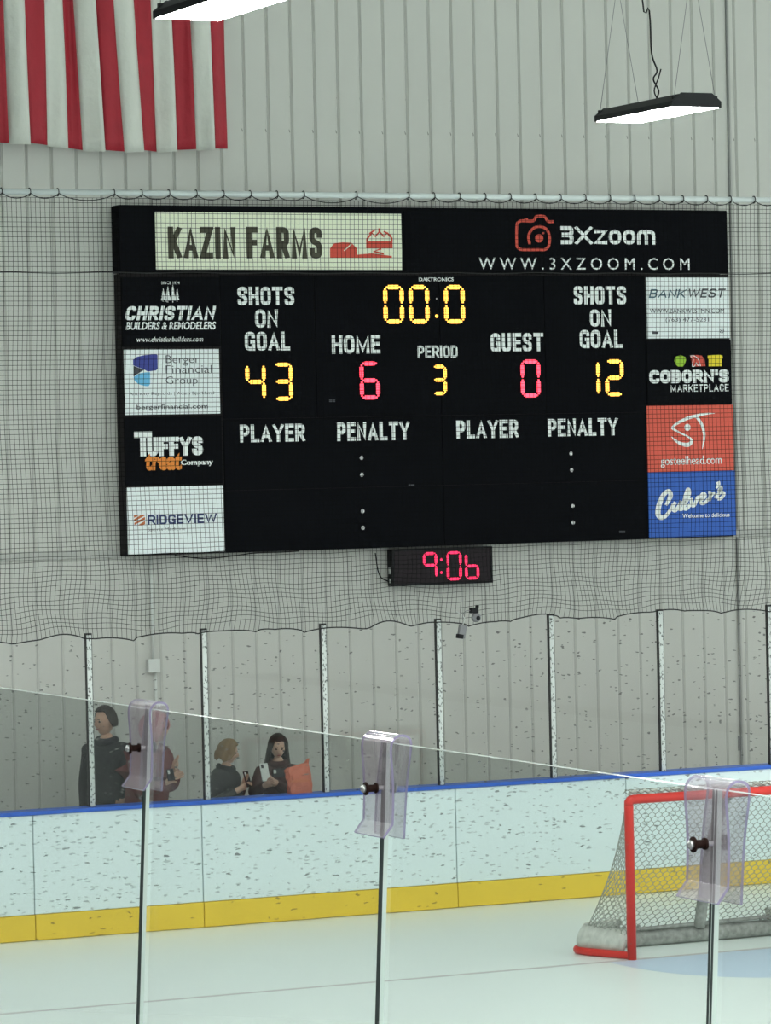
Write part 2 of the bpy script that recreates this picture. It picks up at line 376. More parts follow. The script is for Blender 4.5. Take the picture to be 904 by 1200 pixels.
def text(parent, s, px, mt, Y, bold=.02, shear=0, name='lettering', space=1.0, rot=0):
    x0, y0, x1, y1 = px
    sh = abs(slope((y0+y1)/2))*(x1-x0)*.8
    if sh < (y1-y0)*.4: y0 += sh/2; y1 -= sh/2
    xl, xr, zb, zt = rectpx(x0, y0, x1, y1, Y)
    me = text_mesh(s, bold, shear, space)
    vx = [v.co.x for v in me.vertices]; vy = [v.co.y for v in me.vertices]
    a, b, c, d = min(vx), max(vx), min(vy), max(vy)
    for v in me.vertices:
        u, t = (v.co.x-a)/(b-a), (v.co.y-c)/(d-c)
        v.co = (xl+(xr-xl)*u, Y, zb+(zt-zb)*t)
    return link(name, me, mt, parent)
GLY = {
 'A': (.50, [('l', [(0, 0), (.5, 1), (1, 0)]), ('l', [(.2, .3), (.8, .3)])]),
 'B': (.42, [('r', [(0, 0), (0, 1), (.96, 1), (.96, .53), (0, .53)]), ('r', [(0, .53), (1, .53), (1, 0), (0, 0), (0, .2)])]),
 'C': (.42, [('r', [(1, .68), (1, 1), (0, 1), (0, 0), (1, 0), (1, .32)])]),
 'D': (.42, [('r', [(0, .3), (0, 1), (1, 1), (1, 0), (0, 0), (0, .5)])]),
 'E': (.36, [('l', [(1, 1), (0, 1), (0, 0), (1, 0)]), ('l', [(0, .52), (.88, .52)])]),
 'F': (.34, [('l', [(1, 1), (0, 1), (0, 0)]), ('l', [(0, .5), (.88, .5)])]),
 'G': (.42, [('r', [(1, .7), (1, 1), (0, 1), (0, 0), (1, 0), (1, .2)]), ('l', [(.55, .46), (1, .46), (1, 0)])]),
 'H': (.42, [('l', [(0, 0), (0, 1)]), ('l', [(1, 0), (1, 1)]), ('l', [(0, .5), (1, .5)])]),
 'I': (0, [('l', [(0, 0), (0, 1)])]),
 'K': (.44, [('l', [(0, 0), (0, 1)]), ('l', [(1, 1), (.0, .35)]), ('l', [(.3, .58), (1, 0)])]),
 'L': (.34, [('l', [(0, 1), (0, 0), (1, 0)])]),
 'M': (.60, [('l', [(0, 0), (0, 1), (.5, .1), (1, 1), (1, 0)])]),
 'N': (.44, [('l', [(0, 0), (0, 1), (1, 0), (1, 1)])]),
 'O': (.42, [('c', [(0, 0), (0, 1), (1, 1), (1, 0)])]),
 'P': (.40, [('r', [(0, 0), (0, 1), (1, 1), (1, .44), (0, .44)])]),
 'R': (.42, [('r', [(0, 0), (0, 1), (1, 1), (1, .46), (0, .46)]), ('l', [(.52, .46), (1, 0)])]),
 'S': (.42, [('r', [(1, .7), (1, 1), (0, 1), (0, .56), (1, .46), (1, 0), (0, 0), (0, .3)])]),
 'T': (.44, [('l', [(0, 1), (1, 1)]), ('l', [(.5, 1), (.5, 0)])]),
 'U': (.42, [('r', [(0, 1), (0, 0), (1, 0), (1, 1)])]),
 'V': (.50, [('l', [(0, 1), (.5, 0), (1, 1)])]),
 'W': (.74, [('l', [(0, 1), (.25, 0), (.5, .95), (.75, 0), (1, 1)])]),
 'X': (.48, [('l', [(0, 0), (1, 1)]), ('l', [(0, 1), (1, 0)])]),
 'Y': (.50, [('l', [(0, 1), (.5, .42), (1, 1)]), ('l', [(.5, .46), (.5, 0)])]),
 'Z': (.42, [('l', [(0, 1), (1, 1), (0, 0), (1, 0)])]),
 '3': (.42, [('r', [(0, 1), (.8, 1), (1, .95), (1, .55), (.5, .53)]), ('r', [(.1, .53), (1, .53), (1, .05), (.8, 0), (0, 0)])]),
 "'": (0, [('l', [(0, .78), (0, 1)])]),
 'z': (.42, [('l', [(0, .72), (1, .72), (0, 0), (1, 0)])]), 'o': (.42, [('c', [(0, 0), (0, .72), (1, .72), (1, 0)])]),
 'm': (.70, [('r', [(0, 0), (0, .72), (.5, .72), (.5, 0)]), ('r', [(.4, .72), (1, .72), (1, 0)])]),
}
def chaikin(P, closed, n=3):
    # cut corners by a fixed share so long straights stay straight
    P = [Vector(p) for p in P]
    for it in range(n):
        Q = []; N = len(P)
        for i in range(N):
            if not closed and i in (0, N-1): Q.append(P[i]); continue
            a, b, c = P[i-1], P[i], P[(i+1) % N]; f = .42 if it == 0 else .25
            Q += [b.lerp(a, f if it else min(f, .5)), b.lerp(c, f if it else min(f, .5))]
        P = Q
    return P
def block(parent, s, px, mt, Y, sw=.19, gap=.10, shear=0, name='lettering'):
    """condensed block capitals drawn with strokes of one weight, fitted into a box"""
    x0, y0, x1, y1 = px
    sh = abs(slope((y0+y1)/2))*(x1-x0)*.8
    if sh < (y1-y0)*.4: y0 += sh/2; y1 -= sh/2
    xl, xr, zb, zt = rectpx(x0, y0, x1, y1, Y); Hh = zt-zb; W = xr-xl-shear*Hh; t = sw*Hh
    ws = [GLY[c][0] if c != ' ' else .12 for c in s]
    sc = (W-len(s)*t-(len(s)-1)*gap*Hh)/sum(ws); x = xl; bm = bmesh.new(); si = 0
    for c, w_ in zip(s, ws):
        cw = w_*sc
        if c != ' ':
            for kd, P in GLY[c][1]:
                pts = [Vector((x+t/2+p[0]*cw, zb+t/2+p[1]*(Hh-t))) for p in P]; cl = kd == 'c'
                if kd in 'rc':           # round the corners with a radius tied to the letter
                    rad = min(.5*max(cw, .01), .26*Hh); Q = []; N = len(pts)
                    for i in range(N):
                        if (not cl and i in (0, N-1)) or (c in 'BDPR' and P[i][0] == 0): Q.append(pts[i]); continue
                        a, b, d = pts[i-1], pts[i], pts[(i+1) % N]
                        r1 = min(rad, (a-b).length*.5); r2 = min(rad, (d-b).length*.5)
                        A_ = b+(a-b).normalized()*r1; B_ = b+(d-b).normalized()*r2
                        for k in range(5):
                            u = k/4; Q.append((1-u)**2*A_+2*u*(1-u)*b+u*u*B_)
                    pts = [Q[0]]+[q_ for p_, q_ in zip(Q[:-1], Q[1:]) if (q_-p_).length > 1e-5]
                    if cl and (pts[0]-pts[-1]).length < 1e-5: pts.pop()
                    if not cl:
                        for e_, n_ in ((0, 1), (-1, -2)):
                            d = (pts[e_]-pts[n_]).normalized()
                            if P[e_][1] in (0, 1, .72) and abs(d.y) > .9: pts[e_] = pts[e_]+d*t/2
                else:
                    pts = pts[:]
                    for e_, n_ in ((0, 1), (-1, -2)):   # diagonal ends run out to the box edge
                        d = (pts[e_]-pts[n_]).normalized()
                        if abs(d.y) > .3: pts[e_] = pts[e_]+d*(t/2)/max(abs(d.y), .5)*(1 if P[e_][1] in (0, 1, .78, .72) else 0)
                        elif c not in 'EFTLHZzAG' : pts[e_] = pts[e_]+d*t/2
                        elif c in 'TZz' or (c in 'EFL' and P[e_][0] > .5): pts[e_] = pts[e_]+d*t/2
                N = len(pts); L_, R_ = [], []
                for i in range(N):
                    if cl: a, b, d = pts[i-1], pts[i], pts[(i+1) % N]
                    else: a, b, d = pts[max(0, i-1)], pts[i], pts[min(N-1, i+1)]
                    d1 = (b-a).normalized() if (b-a).length > 1e-9 else (d-b).normalized(); d2 = (d-b).normalized() if (d-b).length > 1e-9 else d1
                    n1 = Vector((-d1.y, d1.x)); n2 = Vector((-d2.y, d2.x)); nn = (n1+n2)
                    nn = nn.normalized() if nn.length > 1e-6 else n1
                    k = min(1.7, 1/max(.3, nn.dot(n1)))
                    L_.append(b+nn*t/2*k); R_.append(b-nn*t/2*k)
                si += 1; YY = Y-.0005*(si % 3)
                mk = lambda p: bm.verts.new((min(max(p.x, x-.4*t), x+cw+1.4*t)+shear*(min(max(p.y, zb), zt)-zb), YY-.0004*(len(bm.verts) % 40)/40, min(max(p.y, zb), zt)))
                LR = [(mk(a_), mk(b_)) for a_, b_ in zip(L_, R_)]; L_ = [a_ for a_, _ in LR]; R_ = [b_ for _, b_ in LR]
                for i in range(N if cl else N-1): bm.faces.new((L_[i], L_[(i+1) % N], R_[(i+1) % N], R_[i]))
        x += cw+t+gap*Hh
    for f in bm.faces:
        f.normal_update()
        if f.normal.y > 0: f.normal_flip()
    me = bpy.data.meshes.new('l'); bm.to_mesh(me); bm.free()
    return link(name, me, mt, parent)
def poly(parent, pts, mt, Y, name='emblem'):
    bm = bmesh.new()
    for pl in (pts if isinstance(pts[0][0], (tuple, list)) else [pts]):
        f = bm.faces.new([bm.verts.new(onY(x, y, Y)) for x, y in pl])
    bmesh.ops.triangulate(bm, faces=bm.faces[:]); return link(name, tomesh(bm), mt, parent)
def strokes(parent, lines, mt, Y, name='emblem', n=6, smooth=True):
    """ribbons of px points; every line = (points, width_px or list of widths)"""
    bm = bmesh.new(); k = 0
    for pts, wd in lines:
        P = [Vector((x, y)) for x, y in pts]
        Wd = wd if isinstance(wd, (list, tuple)) else [wd]*len(P)
        P3 = [Vector((p.x, p.y, q)) for p, q in zip(P, Wd)]
        Q = smoothpts(P3, n) if smooth else P3
        L, Rr = [], []
        for i, q in enumerate(Q):
            t = Q[min(i+1, len(Q)-1)]-Q[max(i-1, 0)]; t.z = 0; t.normalize(); nn = Vector((-t.y, t.x, 0))
            YY = Y-k*.0006
            L.append(bm.verts.new(onY(q.x+nn.x*q.z/2, q.y+nn.y*q.z/2, YY))); Rr.append(bm.verts.new(onY(q.x-nn.x*q.z/2, q.y-nn.y*q.z/2, YY)))
        for i in range(len(Q)-1): bm.faces.new((L[i], L[i+1], Rr[i+1], Rr[i]))
        k += 1
    return link(name, tomesh(bm), mt, parent)
def circ(cx_, cy_, r, n=20, ry=None): return [(cx_+r*math.cos(2*math.pi*k/n), cy_+(ry or r)*math.sin(2*math.pi*k/n)) for k in range(n)]

XL0 = onY(141.5, 330, YF).x; XR0 = onY(857, 440, YF).x; ZT0 = onY(450, 243, YF).z; ZB0 = onY(450, 642, YF).z
sb = thing('scoreboard', 'large black electronic hockey scoreboard with sponsor panels on the end wall', 'scoreboard', ((XL0+XR0)/2, YF, ZB0))
link('cabinet', box(XL0, XR0, YF+.012, YW-.03, ZB0, onY(450, 321, YF).z), M['sidemetal'], sb)
ZH = onY(450, 320.5, YF).z
link('header_cabinet', box(onY(140, 280, YF-.02).x, onY(853.5, 280, YF-.02).x, YF-.018, YW-.03, ZH+.004, ZT0, .008), M['black2'], sb)
E = .0025
for k in range(5): xk = XL0+.4+k*(XR0-XL0-.8)/4; link('mounting_bracket', box(xk-.03, xk+.03, YW-.03, YW-.007, ZB0+.3, ZT0-.2), M['sidemetal'], sb)
# display panels
dz1, dz2, dz3, dz4 = onY(510, 322.5, YF).z, onY(510, 487, YF).z, onY(510, 569, YF).z, ZB0
dx = [onY(x, 450, YF).x for x in (260.5, 371, 517, 640, 758.5)]
g = .003
for a in range(4): link('display_panel', box(dx[a]+g, dx[a+1]-g, YF, YF+.02, dz2+g, dz1-g, .003), M['black'], sb)
for z0, z1 in ((dz3, dz2), (dz4, dz3)):
    for a in (0, 2): link('display_panel', box(dx[a]+g, dx[a+2]-g, YF, YF+.02, z0+g, z1-g, .003), M['black'], sb)
# captions
T = lambda s, px, b=.2: block(sb, s, px, M['paint'], YF-E, b, .085, name='caption')
T('SHOTS', (278, 336, 345, 358)); T('ON', (299, 362.5, 326, 384)); T('GOAL', (287, 388.5, 340, 411))
T('HOME', (389, 392.5, 446, 414.5)); T('PERIOD', (489.6, 404.8, 536.5, 419.5), .19); T('GUEST', (575.2, 390, 637, 412.5))
T('SHOTS', (672.3, 335, 734, 357.5)); T('ON', (691.5, 362.5, 716.8, 382.8)); T('GOAL', (679.6, 386.3, 730, 408))
T('PLAYER', (281.3, 496.5, 357.4, 518.5)); T('PENALTY', (395, 493.8, 480.3, 516.8))
T('PLAYER', (535, 491.7, 607.8, 514)); T('PENALTY', (642.3, 489.7, 724.3, 511.5))
text(sb, 'DAKTRONICS', (491, 325.2, 532, 329.6), M['paint'], YF-E, .02, name='maker_lettering')
# LED digits
SEG = {'0': 'abcdef', '1': 'bc', '2': 'abged', '3': 'abgcd', '4': 'fgbc', '5': 'afgcd', '6': 'afgedc', '9': 'abcfg', 'b': 'fgedc', 'l': 'ef'}
def digit(parent, ch, px, mt, Y, th=5.0, nb=7, name='led_digit'):
    x0, y0, x1, y1 = px; xl, xr, zb, zt = rectpx(x0, y0, x1, y1, Y)
    root = link(name, box(xl-.01, xr+.01, Y-.0012, Y+.0003, zb-.01, zt+.01), M['black'] if parent is sb else M['clockface'], parent)
    k = th/(y1-y0)*(zt-zb)              # segment thickness in metres
    xa, xb_, za, zc = xl+k/2, xr-k/2, zb+k/2, zt-k/2; zm = (za+zc)/2; gp = k*.22
    ends = {'a': (xa, zc, xb_, zc), 'g': (xa, zm, xb_, zm), 'd': (xa, za, xb_, za), 'f': (xa, zm, xa, zc), 'b': (xb_, zm, xb_, zc), 'e': (xa, za, xa, zm), 'c': (xb_, za, xb_, zm)}
    for s in SEG[ch]:
        bm = bmesh.new(); ax, az, bx_, bz = ends[s]; hor = s in 'agd'; Ln = (bx_-ax) if hor else (bz-az)
        Ls = Ln-2*gp; n = nb; st = Ls/n
        for i in range(n):
            c = gp+st*(i+.5); w2 = st*.42
            h2 = k*.5 if 0 < i < n-1 else k*.22
            if hor: box_bm(bm, ax+c-w2, ax+c+w2, Y-.008, Y-.0013, az-h2, az+h2)
            else: box_bm(bm, ax-h2, ax+h2, Y-.008, Y-.0013, az+c-w2, az+c+w2)
        o = link('segment', tomesh(bm), mt); o.parent = root; o.matrix_parent_inverse = Matrix.Translation(-parent.location) @ Matrix.Identity(4); o.matrix_parent_inverse = Matrix.Identity(4)
    return root
AM, RD = M['amber'], M['redled']
YD = YF-.0005
for x0, x1 in ((449.4, 473.2), (479.3, 503), (520.6, 544.6)): digit(sb, '0', (x0, 334, x1, 379.3), AM, YD)
def dot(parent, x, y, r, mt, Y, name):
    bm = bmesh.new(); p = onY(x, y, Y); bmesh.ops.create_uvsphere(bm, u_segments=12, v_segments=8, radius=1)
    for v in bm.verts: v.co = (p.x+v.co.x*r, p.y+v.co.y*r*.4, p.z+v.co.z*r)
    return link(name, tomesh(bm, smooth=True), mt, parent)
dot(sb, 512, 370.4, .016, AM, YD, 'led_point'); dot(sb, 512, 350, .008, M['colon'], YD, 'led_point')
digit(sb, '4', (287.8, 425.5, 311.2, 469.5), AM, YD, 4.6); digit(sb, '3', (320.5, 424.8, 343, 469.5), AM, YD, 4.6)
digit(sb, '6', (421.8, 423.6, 445, 468), RD, YD, 4.6); digit(sb, '0', (610.5, 421.4, 633.2, 465.6), RD, YD, 4.6)
digit(sb, '3', (506.5, 427.5, 523.5, 463), AM, YD, 3.9); digit(sb, '1', (680, 421.5, 703.3, 464.5), AM, YD, 4.6); digit(sb, '2', (709.5, 421, 731, 464.3), AM, YD, 4.6)
for x, y in ((424, 536.5), (424.3, 556.3), (425.2, 599), (425.6, 618.5), (669.5, 531.5), (670.3, 550.8), (671.5, 593), (672, 612.3)): dot(sb, x, y, .019, M['colon'], YF, 'colon_dot')
poly(sb, [(479, 567), (486, 567), (486, 569.5), (479, 569.5)], M['grey'], YF-E, 'maker_label'); poly(sb, [(386, 468), (393, 468), (393, 471), (386, 471)], M['grey'], YF-E, 'maker_label'); poly(sb, [(726, 622), (733, 622), (733, 624.5), (726, 624.5)], M['grey'], YF-E, 'maker_label')
# sponsor panels
def spanel(px, mt, label, inset=True):
    x0, y0, x1, y1 = px; xl, xr, zb, zt = rectpx(x0, y0, x1, y1, YF)
    return link('sponsor_panel', box(xl, xr, YF-.012, YF+.014, zb, zt, .003), mt, sb, label=label)
YP = YF-.012-E
# header signs
YHd = YF-.018
xl, xr, zb, zt = rectpx(182, 249.5, 470.5, 316, YHd)
kz = link('sponsor_panel', box(xl, xr, YHd-.012, YHd+.01, zb, zt, .003), M['cream'], sb, label='cream sign panel with olive lettering and red barn emblem')
YK = YHd-.012-E
block(kz, 'KAZIN', (197, 265.8, 276.5, 303), M['olive'], YK, .185, .075); block(kz, 'FARMS', (289, 266, 377.5, 303), M['olive'], YK, .185, .075)
poly(kz, [[(387, 302), (387, 291), (392, 285), (402, 284), (412, 284.5), (418.5, 291), (418.5, 302)], [(418.5, 298.5), (436, 297), (446, 299.5), (459.5, 300), (459.5, 302.3), (418.5, 302.3)]], M['red'], YK)
poly(kz, [[(403, 293.5), (411.5, 285.5), (412.5, 286.3), (404, 294.3)]], M['cream'], YK-.001)
strokes(kz, [([(430.5, 291), (430.5, 280), (436, 273), (440, 277), (445, 271.5), (450, 277), (454, 273), (459.3, 279), (459.3, 291)], 2.2), ([(430, 287), (460, 287)], 8.5), ([(444.5, 267.5), (444.5, 273)], 1.6), ([(440, 269), (433, 274)], 1.8), ([(450, 271), (458, 276)], 1.8), ([(447, 291.5), (438, 294.5), (450, 297.5)], 2.2)], M['red'], YK, smooth=False)
h3 = link('sponsor_panel', box(onY(474, 280, YHd).x, onY(852, 280, YHd).x, YHd-.008, YHd+.01, onY(660, 318.5, YHd).z, onY(660, 248, YHd).z, .003), M['black'], sb, label='black sign panel with red camera emblem and white lettering')
Y3 = YHd-.008-E
block(h3, '3X', (655, 264.8, 694, 286.8), M['paint'], Y3, .24, .12); block(h3, 'zoom', (697, 264.2, 768.5, 286.6), M['paint'], Y3, .2, .10)
wm = text(h3, 'WWW.3XZOOM.COM', (561.5, 302, 808.5, 316), M['paint'], Y3, .004, space=1.55)
bm = bmesh.new(); bm.from_mesh(wm.data); seen = set(); bm.verts.ensure_lookup_table()
for v in bm.verts:
    if v.index in seen: continue
    st, isl = [v], []
    seen.add(v.index)
    while st:
        c = st.pop(); isl.append(c)
        for e in c.link_edges:
            o_ = e.other_vert(c)
            if o_.index not in seen: seen.add(o_.index); st.append(o_)
    ix = {c.index: i for i, c in enumerate(isl)}
    fs = {f for c in isl for f in c.link_faces}
    me = bpy.data.meshes.new('letter'); me.from_pydata([c.co[:] for c in isl], [], [[ix[q_.index] for q_ in f.verts] for f in fs])
    link('letter', me, M['paint'], h3)
bm.free(); bpy.data.objects.remove(wm)
zz = lambda x, y: (590+x/3.616, 240+y/3.616)
strokes(h3, [([zz(*p) for p in [(150, 190), (80, 190), (62, 180), (58, 165), (58, 90), (64, 74), (80, 68), (128, 68), (140, 50), (175, 50), (190, 70), (214, 71)]], 3.3),
             ([zz(*p) for p in [(105, 60), (90, 60)]], 2.2),
             ([zz(*p) for p in [(150, 190), (175, 190), (190, 180), (196, 160), (196, 135), (185, 105), (155, 92), (125, 102), (108, 130), (112, 165)]], 3.2),
             ([zz(*p) for p in [(112, 165), (112, 168)]], 3.2)], M['red'], Y3, n=4)
poly(h3, [[zz(*q) for q in circ(152, 142, 18, 18)], [zz(*q) for q in circ(170, 120, 5, 8)]], M['red'], Y3)
# left column
q = lambda x, y: (130+x/6.027, 310+y/6.027)
p1 = spanel((142.5, 325, 257.5, 406), M['black2'], 'black panel with white italic lettering and pine trees')
text(p1, 'SINCE 1974', (189, 329.5, 210.5, 333.2), M['paint'], YP, .0)
trees = []
for cxp, tp, bt, wd in ((370, 165, 262, 20), (402, 152, 268, 26), (438, 140, 268, 26), (468, 168, 262, 20)):
    pl = [(cxp, tp)]
    hh = bt-12-tp
    L_ = []; R_ = []
    for i in range(4):
        y1_ = tp+hh*(i+1)/4; ww = wd*(i+1.2)/5
        R_ += [(cxp+ww, y1_), (cxp+ww*.5, y1_-4)]; L_ += [(cxp-ww, y1_), (cxp-ww*.5, y1_-4)]
    trees.append([q(*a) for a in pl+R_[:-1]+[(cxp+3, bt-14), (cxp+3, bt), (cxp-3, bt), (cxp-3, bt-14)]+L_[:-1][::-1]])
poly(p1, trees, M['paint'], YP)
block(p1, 'CHRISTIAN', (146, 358.4, 253.8, 375.8), M['paint'], YP, .24, .12, .22); text(p1, 'BUILDERS & REMODELERS', (147.4, 376.8, 253.2, 386.6), M['paint'], YP, .03, .2)
text(p1, 'www.christianbuilders.com', (160.3, 394.4, 238.2, 400.8), M['paint'], YP, .01, .2)
p2 = spanel((146, 409, 257, 485.5), M['white'], 'white panel with blue ribbon emblem and grey lettering')
poly(p2, [q(*a) for a in [(157, 672), (185, 652), (235, 640), (320, 633), (330, 640), (330, 735), (320, 748), (262, 756), (235, 742), (163, 714), (157, 710)]], M['indigo'], YP)
poly(p2, [q(*a) for a in [(160, 716), (236, 744), (200, 765), (160, 790)]], M['grey'], YP)
poly(p2, [q(*a) for a in [(160, 795), (205, 768), (262, 760), (277, 762), (277, 845), (265, 860), (240, 858), (195, 845), (168, 820)]], M['sky'], YP)
text(p2, 'Berger', (194.4, 416, 233.8, 428.6), M['grey'], YP, -.008); text(p2, 'Financial', (194.4, 427.6, 248.2, 437.5), M['grey'], YP, -.008); text(p2, 'Group', (194.4, 440.8, 231.8, 452.8), M['grey'], YP, -.008)
text(p2, 'Anthony Reynolds | Adam Bjorklund', (151.6, 458.6, 251, 464.2), M['grey'], YP, .0); text(p2, 'bergerfinancial.com', (160.2, 473.2, 243.8, 481.4), M['grey'], YP, .01)
p3 = spanel((146, 488.5, 260, 567.5), M['black2'], 'black panel with white and orange pet treat lettering')
q2 = lambda x, y: (130+x/6.027, 480+y/6.027)
block(p3, 'T', (157, 505.7, 178.3, 534.8), M['paint'], YP, .25, .05); block(p3, 'UFFYS', (172.5, 511.3, 238, 534.6), M['paint'], YP, .27, .03)
text(p3, 'treat', (170, 530.6, 213.2, 551.5), M['orange'], YP-.001, .05, .08); text(p3, 'Company', (212, 538, 249.8, 546.8), M['paint'], YP, .03)
p4 = spanel((149.5, 570, 262, 648), M['white'], 'white panel with navy lettering and orange square emblem')
poly(p4, [[q2(*a) for a in r] for r in ([(163, 765), (163, 743), (205, 743)], [(166, 790), (163, 775), (215, 743), (235, 743), (240, 748)], [(166, 815), (166, 800), (241, 757), (242, 775)], [(190, 818), (242, 785), (242, 808), (225, 818)])], M['rust2'], YP)
block(p4, 'RIDGEVIEW', (173.2, 601.6, 254.2, 614.8), M['navy'], YP, .2, .13); text(p4, 'Sports Medicine', (173.5, 617.6, 217.4, 623.4), M['grey'], YP, -.01)
# right column
p5 = spanel((758, 325.3, 854.3, 396.5), M['white'], 'white panel with slate angular lettering')
block(p5, 'BANK', (760.6, 338.8, 805, 349.2), M['teal'], YP, .17, .2, .3); block(p5, 'WEST', (805.4, 338.2, 851.2, 348.8), M['grey'], YP, .17, .2, .3)
text(p5, 'WWW.BANKWESTMN.COM', (762, 361.3, 849, 367.3), M['grey'], YP, .0); text(p5, '(763) 477-5231', (780.5, 371.8, 831.2, 378.6), M['grey'], YP, .0)
strokes(p5, [(circ(846.3, 387.6, 2.4, 10)+[(848.7, 387.6)], .7), ([(845.2, 387.6), (847.4, 387.6)], 1.6)], M['grey'], YP); poly(p5, [(765, 388), (772, 388.4), (772, 391.4), (765, 391.4)], M['grey'], YP)
p6 = spanel((758, 398.5, 857, 473.5), M['black2'], 'black panel with apple, meat and bread emblems')
q3 = lambda x, y: (745+x/6.954, 310+y/6.954)
poly(p6, [q3(*a) for a in [(362, 752), (340, 745), (322, 757), (318, 785), (330, 815), (348, 832), (366, 826), (385, 832), (402, 812), (413, 780), (408, 755), (390, 745), (370, 750), (372, 738), (364, 738)]], M['green'], YP)
poly(p6, [q3(*a) for a in [(447, 752), (448, 740), (500, 737), (540, 742), (562, 770), (571, 828), (460, 831), (465, 800), (470, 770)]], M['red'], YP)
strokes(p6, [([q3(*a) for a in [(448, 745), (480, 745), (515, 775), (530, 828)]], .9), ([q3(*a) for a in [(452, 752), (472, 772), (462, 826), (485, 826), (495, 800), (512, 826)]], .8)], M['paint'], YP-.001)
poly(p6, [q3(*a) for a in [(587, 760), (590, 742), (620, 738), (690, 736), (710, 742), (712, 762), (704, 772), (706, 828), (597, 830), (598, 775)]], M['yellow'], YP)
strokes(p6, [([q3(655, 745), q3(658, 770), q3(655, 825)], .5)], M['olive'], YP-.001)
block(p6, "COBORN'S", (761.2, 433, 854.5, 449.3), M['paint'], YP, .30, .06); block(p6, 'MARKETPLACE', (786.3, 450, 854.3, 459.2), M['paint'], YP, .17, .16)
p7 = spanel((758.3, 475, 859.5, 552.2), M['signred'], 'coral red panel with white fish head emblem')
q4 = lambda x, y: (745+x/6.854, 465+y/6.854)
strokes(p7, [([q4(*a) for a in [(638, 132), (560, 138), (440, 165), (350, 205), (297, 245), (310, 262), (370, 295), (430, 325), (452, 355), (425, 385), (370, 378), (320, 350), (288, 318)]], [.6, 2.6, 3.8, 3.4, 2.4, 2.6, 2.0, 2.2, 3.2, 5.0, 4.0, 2.6, .5]),
             ([q4(*a) for a in [(490, 160), (530, 215), (552, 290), (550, 350), (538, 418)]], [3.4, 3.4, 3.2, 2.4, .6])], M['paint'], YP)
poly(p7, [q4(*a) for a in circ(418, 245, 25, 18, 29)], M['paint'], YP)
text(p7, 'gosteelhead.com', (774.7, 533.5, 846.2, 548), M['paint'], YP, .01)
p8 = spanel((760, 552.6, 862, 629), M['signblue'], 'blue panel with white script lettering')
strokes(p8, [([q4(*a) for a in [(245, 872), (282, 800), (268, 758), (225, 790), (190, 870), (182, 940), (205, 970), (245, 955), (285, 900), (300, 862)]], [3.5, 5.5, 5.0, 5.5, 6, 6, 5.5, 4.5, 3.5, 3]),
             ([q4(*a) for a in [(322, 845), (300, 895), (318, 915), (348, 880), (368, 838), (350, 895), (375, 900), (400, 860)]], 4.2),
             ([q4(*a) for a in [(400, 870), (432, 780), (422, 742), (398, 810), (388, 885), (410, 900), (440, 865)]], 4.2),
             ([q4(*a) for a in [(448, 812), (455, 870), (475, 868), (500, 810), (520, 815)]], 4.2),
             ([q4(*a) for a in [(515, 840), (560, 800), (545, 775), (520, 815), (528, 855), (560, 850), (585, 820)]], 3.9),
             ([q4(*a) for a in [(585, 770), (605, 775), (592, 835), (612, 790), (640, 770)]], 3.9),
             ([q4(*a) for a in [(662, 682), (668, 705), (650, 735)]], [5, 4, 2]),
             ([q4(*a) for a in [(640, 815), (680, 765), (690, 725), (672, 760), (712, 775), (690, 815), (660, 820)]], 3.9)], M['paint'], YP, name='lettering')
text(p8, "Welcome to delicious", (800.2, 600.6, 855.5, 606.8), M['paint'], YP, .015)

# ------------------------------------------------------------------ digital clock
YC = YW-.13
xl, xr, zb, zt = rectpx(459.5, 641.5, 577, 685, YC); zt = min(zt, ZB0-.003)
ck = thing('digital_clock', 'black digital wall clock with red numerals below the scoreboard', 'clock', ((xl+xr)/2, YC, zb))
link('housing', box(xl, xr, YC+.01, YW-.028, zb, zt-.004, .004), M['dark'], ck)
bm = bmesh.new(); fw_ = .022
for a in ((xl, xr, zb, zb+fw_), (xl, xr, zt-.004-fw_, zt-.004), (xl, xl+fw_, zb+fw_, zt-.004-fw_), (xr-fw_, xr, zb+fw_, zt-.004-fw_)): box_bm(bm, a[0], a[1], YC-.012, YC+.009, a[2], a[3])
link('bezel', tomesh(bm), M['dark'], ck)
link('display_face', box(xl+fw_, xr-fw_, YC-.002, YC+.009, zb+fw_, zt-.004-fw_), M['clockface'], ck)
for ch, px in (('9', (496, 647, 512.5, 678)), ('0', (523.5, 646, 541, 680)), ('b', (545, 647.5, 561.5, 679))): digit(ck, ch, px, M['clockled'], YC-.0025, 3.2, 7)
for x, y in ((517.5, 655.5), (517.5, 671)): dot(ck, x, y, .013, M['clockled'], YC-.003, 'colon_dot')
link('side_label', box(xl-.003, xl, YC+.03, YC+.07, (zb+zt)/2-.06, (zb+zt)/2+.0), M['jbox'], ck)
link('side_label', box(xl-.003, xl, YC+.035, YC+.065, zb+.03, zb+.07), M['jbox'], ck)
cb = [onY(440, 648, YW-.04), onY(441, 655, YW-.04), onY(443, 668, YW-.04), onY(447, 677, YW-.04), onY(455, 681, YW-.04)]
link('power_cord', tube(smoothpts(cb, 5), .006, 5), M['dark'], ck)

